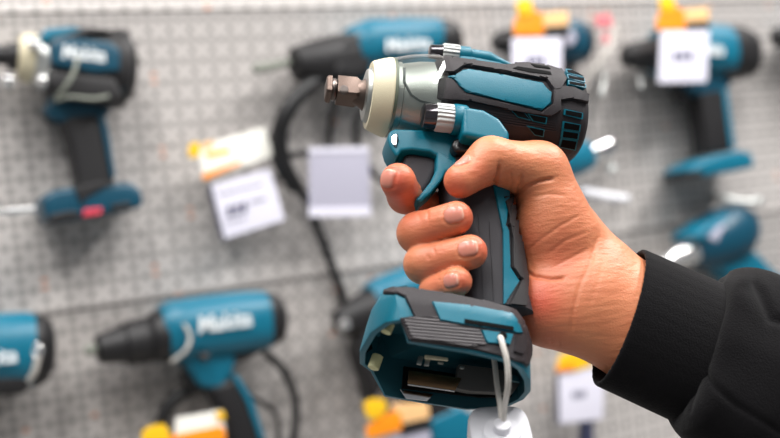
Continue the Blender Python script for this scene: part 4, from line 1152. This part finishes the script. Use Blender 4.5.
# 10 tag below the wrist
t = root('promotion_card', 'orange-yellow promotion card just below the wrist', 'promotion card', WL.pt(573, 362, 0.05))
PR('card', 'yellow', t, [(556, 372), (560, 355), (574, 350), (590, 354), (592, 366), (576, 371)], 0.05, 0.048, 0.0005)
PR('print', 'orange', t, [(557, 367), (573, 362), (574, 370), (557, 372)], 0.0515, 0.0495, 0.0003)
price_label('white price label on a dark post below the wrist and cuff', [(559, 372), (605, 367), (603, 419), (560, 424)], 0.048, 'paper', 'navy', [(572, 392, 586, 390, 7, 3)], fo=(-3, 1))
t = root('label_post', 'dark blue post standing under the price label below the wrist', 'post', WL.pt(590, 450, 0.03))
PR('post', 'navy', t, [(584, 418), (594, 417), (595, 470), (585, 470)], 0.045, 0.03, 0.002)
# ------------------------------------------------------------------ light and camera
def area(name, loc, target, sx, sy, power, col=(1, 1, 1)):
    l = bpy.data.lights.new(name, 'AREA'); l.shape = 'RECTANGLE'; l.size = sx; l.size_y = sy; l.energy = power; l.color = col
    o = bpy.data.objects.new(name, l); COL.objects.link(o); o.location = loc
    o.rotation_euler = (Vector(target) - Vector(loc)).to_track_quat('-Z', 'Y').to_euler()
    o['kind'] = 'helper'
    return o
# rows of ceiling tubes over the aisle
for i, (x, y, p) in enumerate(((-1.0, -0.2, 16), (-0.2, -0.2, 24), (0.7, -0.2, 22), (-0.4, 0.55, 26), (0.7, 0.7, 28), (1.5, 1.0, 72))):
    area('ceiling_lamp', (x, y, 2.86), (x, y, 0), 0.16, 1.1, p, (1.0, 0.98, 0.96))
w = bpy.data.worlds.new('shop'); SC.world = w; w.use_nodes = True
w.node_tree.nodes['Background'].inputs[0].default_value = (0.92, 0.96, 1.0, 1)
w.node_tree.nodes['Background'].inputs[1].default_value = 0.36
cd_ = bpy.data.cameras.new('camera'); cam = bpy.data.objects.new('camera', cd_); COL.objects.link(cam)
cam.matrix_world = Matrix(((RT.x, UP.x, -FWD.x, CAM.x), (RT.y, UP.y, -FWD.y, CAM.y), (RT.z, UP.z, -FWD.z, CAM.z), (0, 0, 0, 1)))
cd_.sensor_width = 36; cd_.lens = F / 780 * 36; cd_.clip_start = 0.05
cd_.dof.use_dof = True; cd_.dof.focus_distance = 0.552; cd_.dof.aperture_fstop = cd_.lens / 11.0; cd_.dof.aperture_blades = 7
SC.camera = cam
SC.view_settings.view_transform = 'Standard'; SC.view_settings.look = 'None'; SC.view_settings.gamma = 1; SC.view_settings.use_curve_mapping = False
SC.view_settings.exposure = -0.58
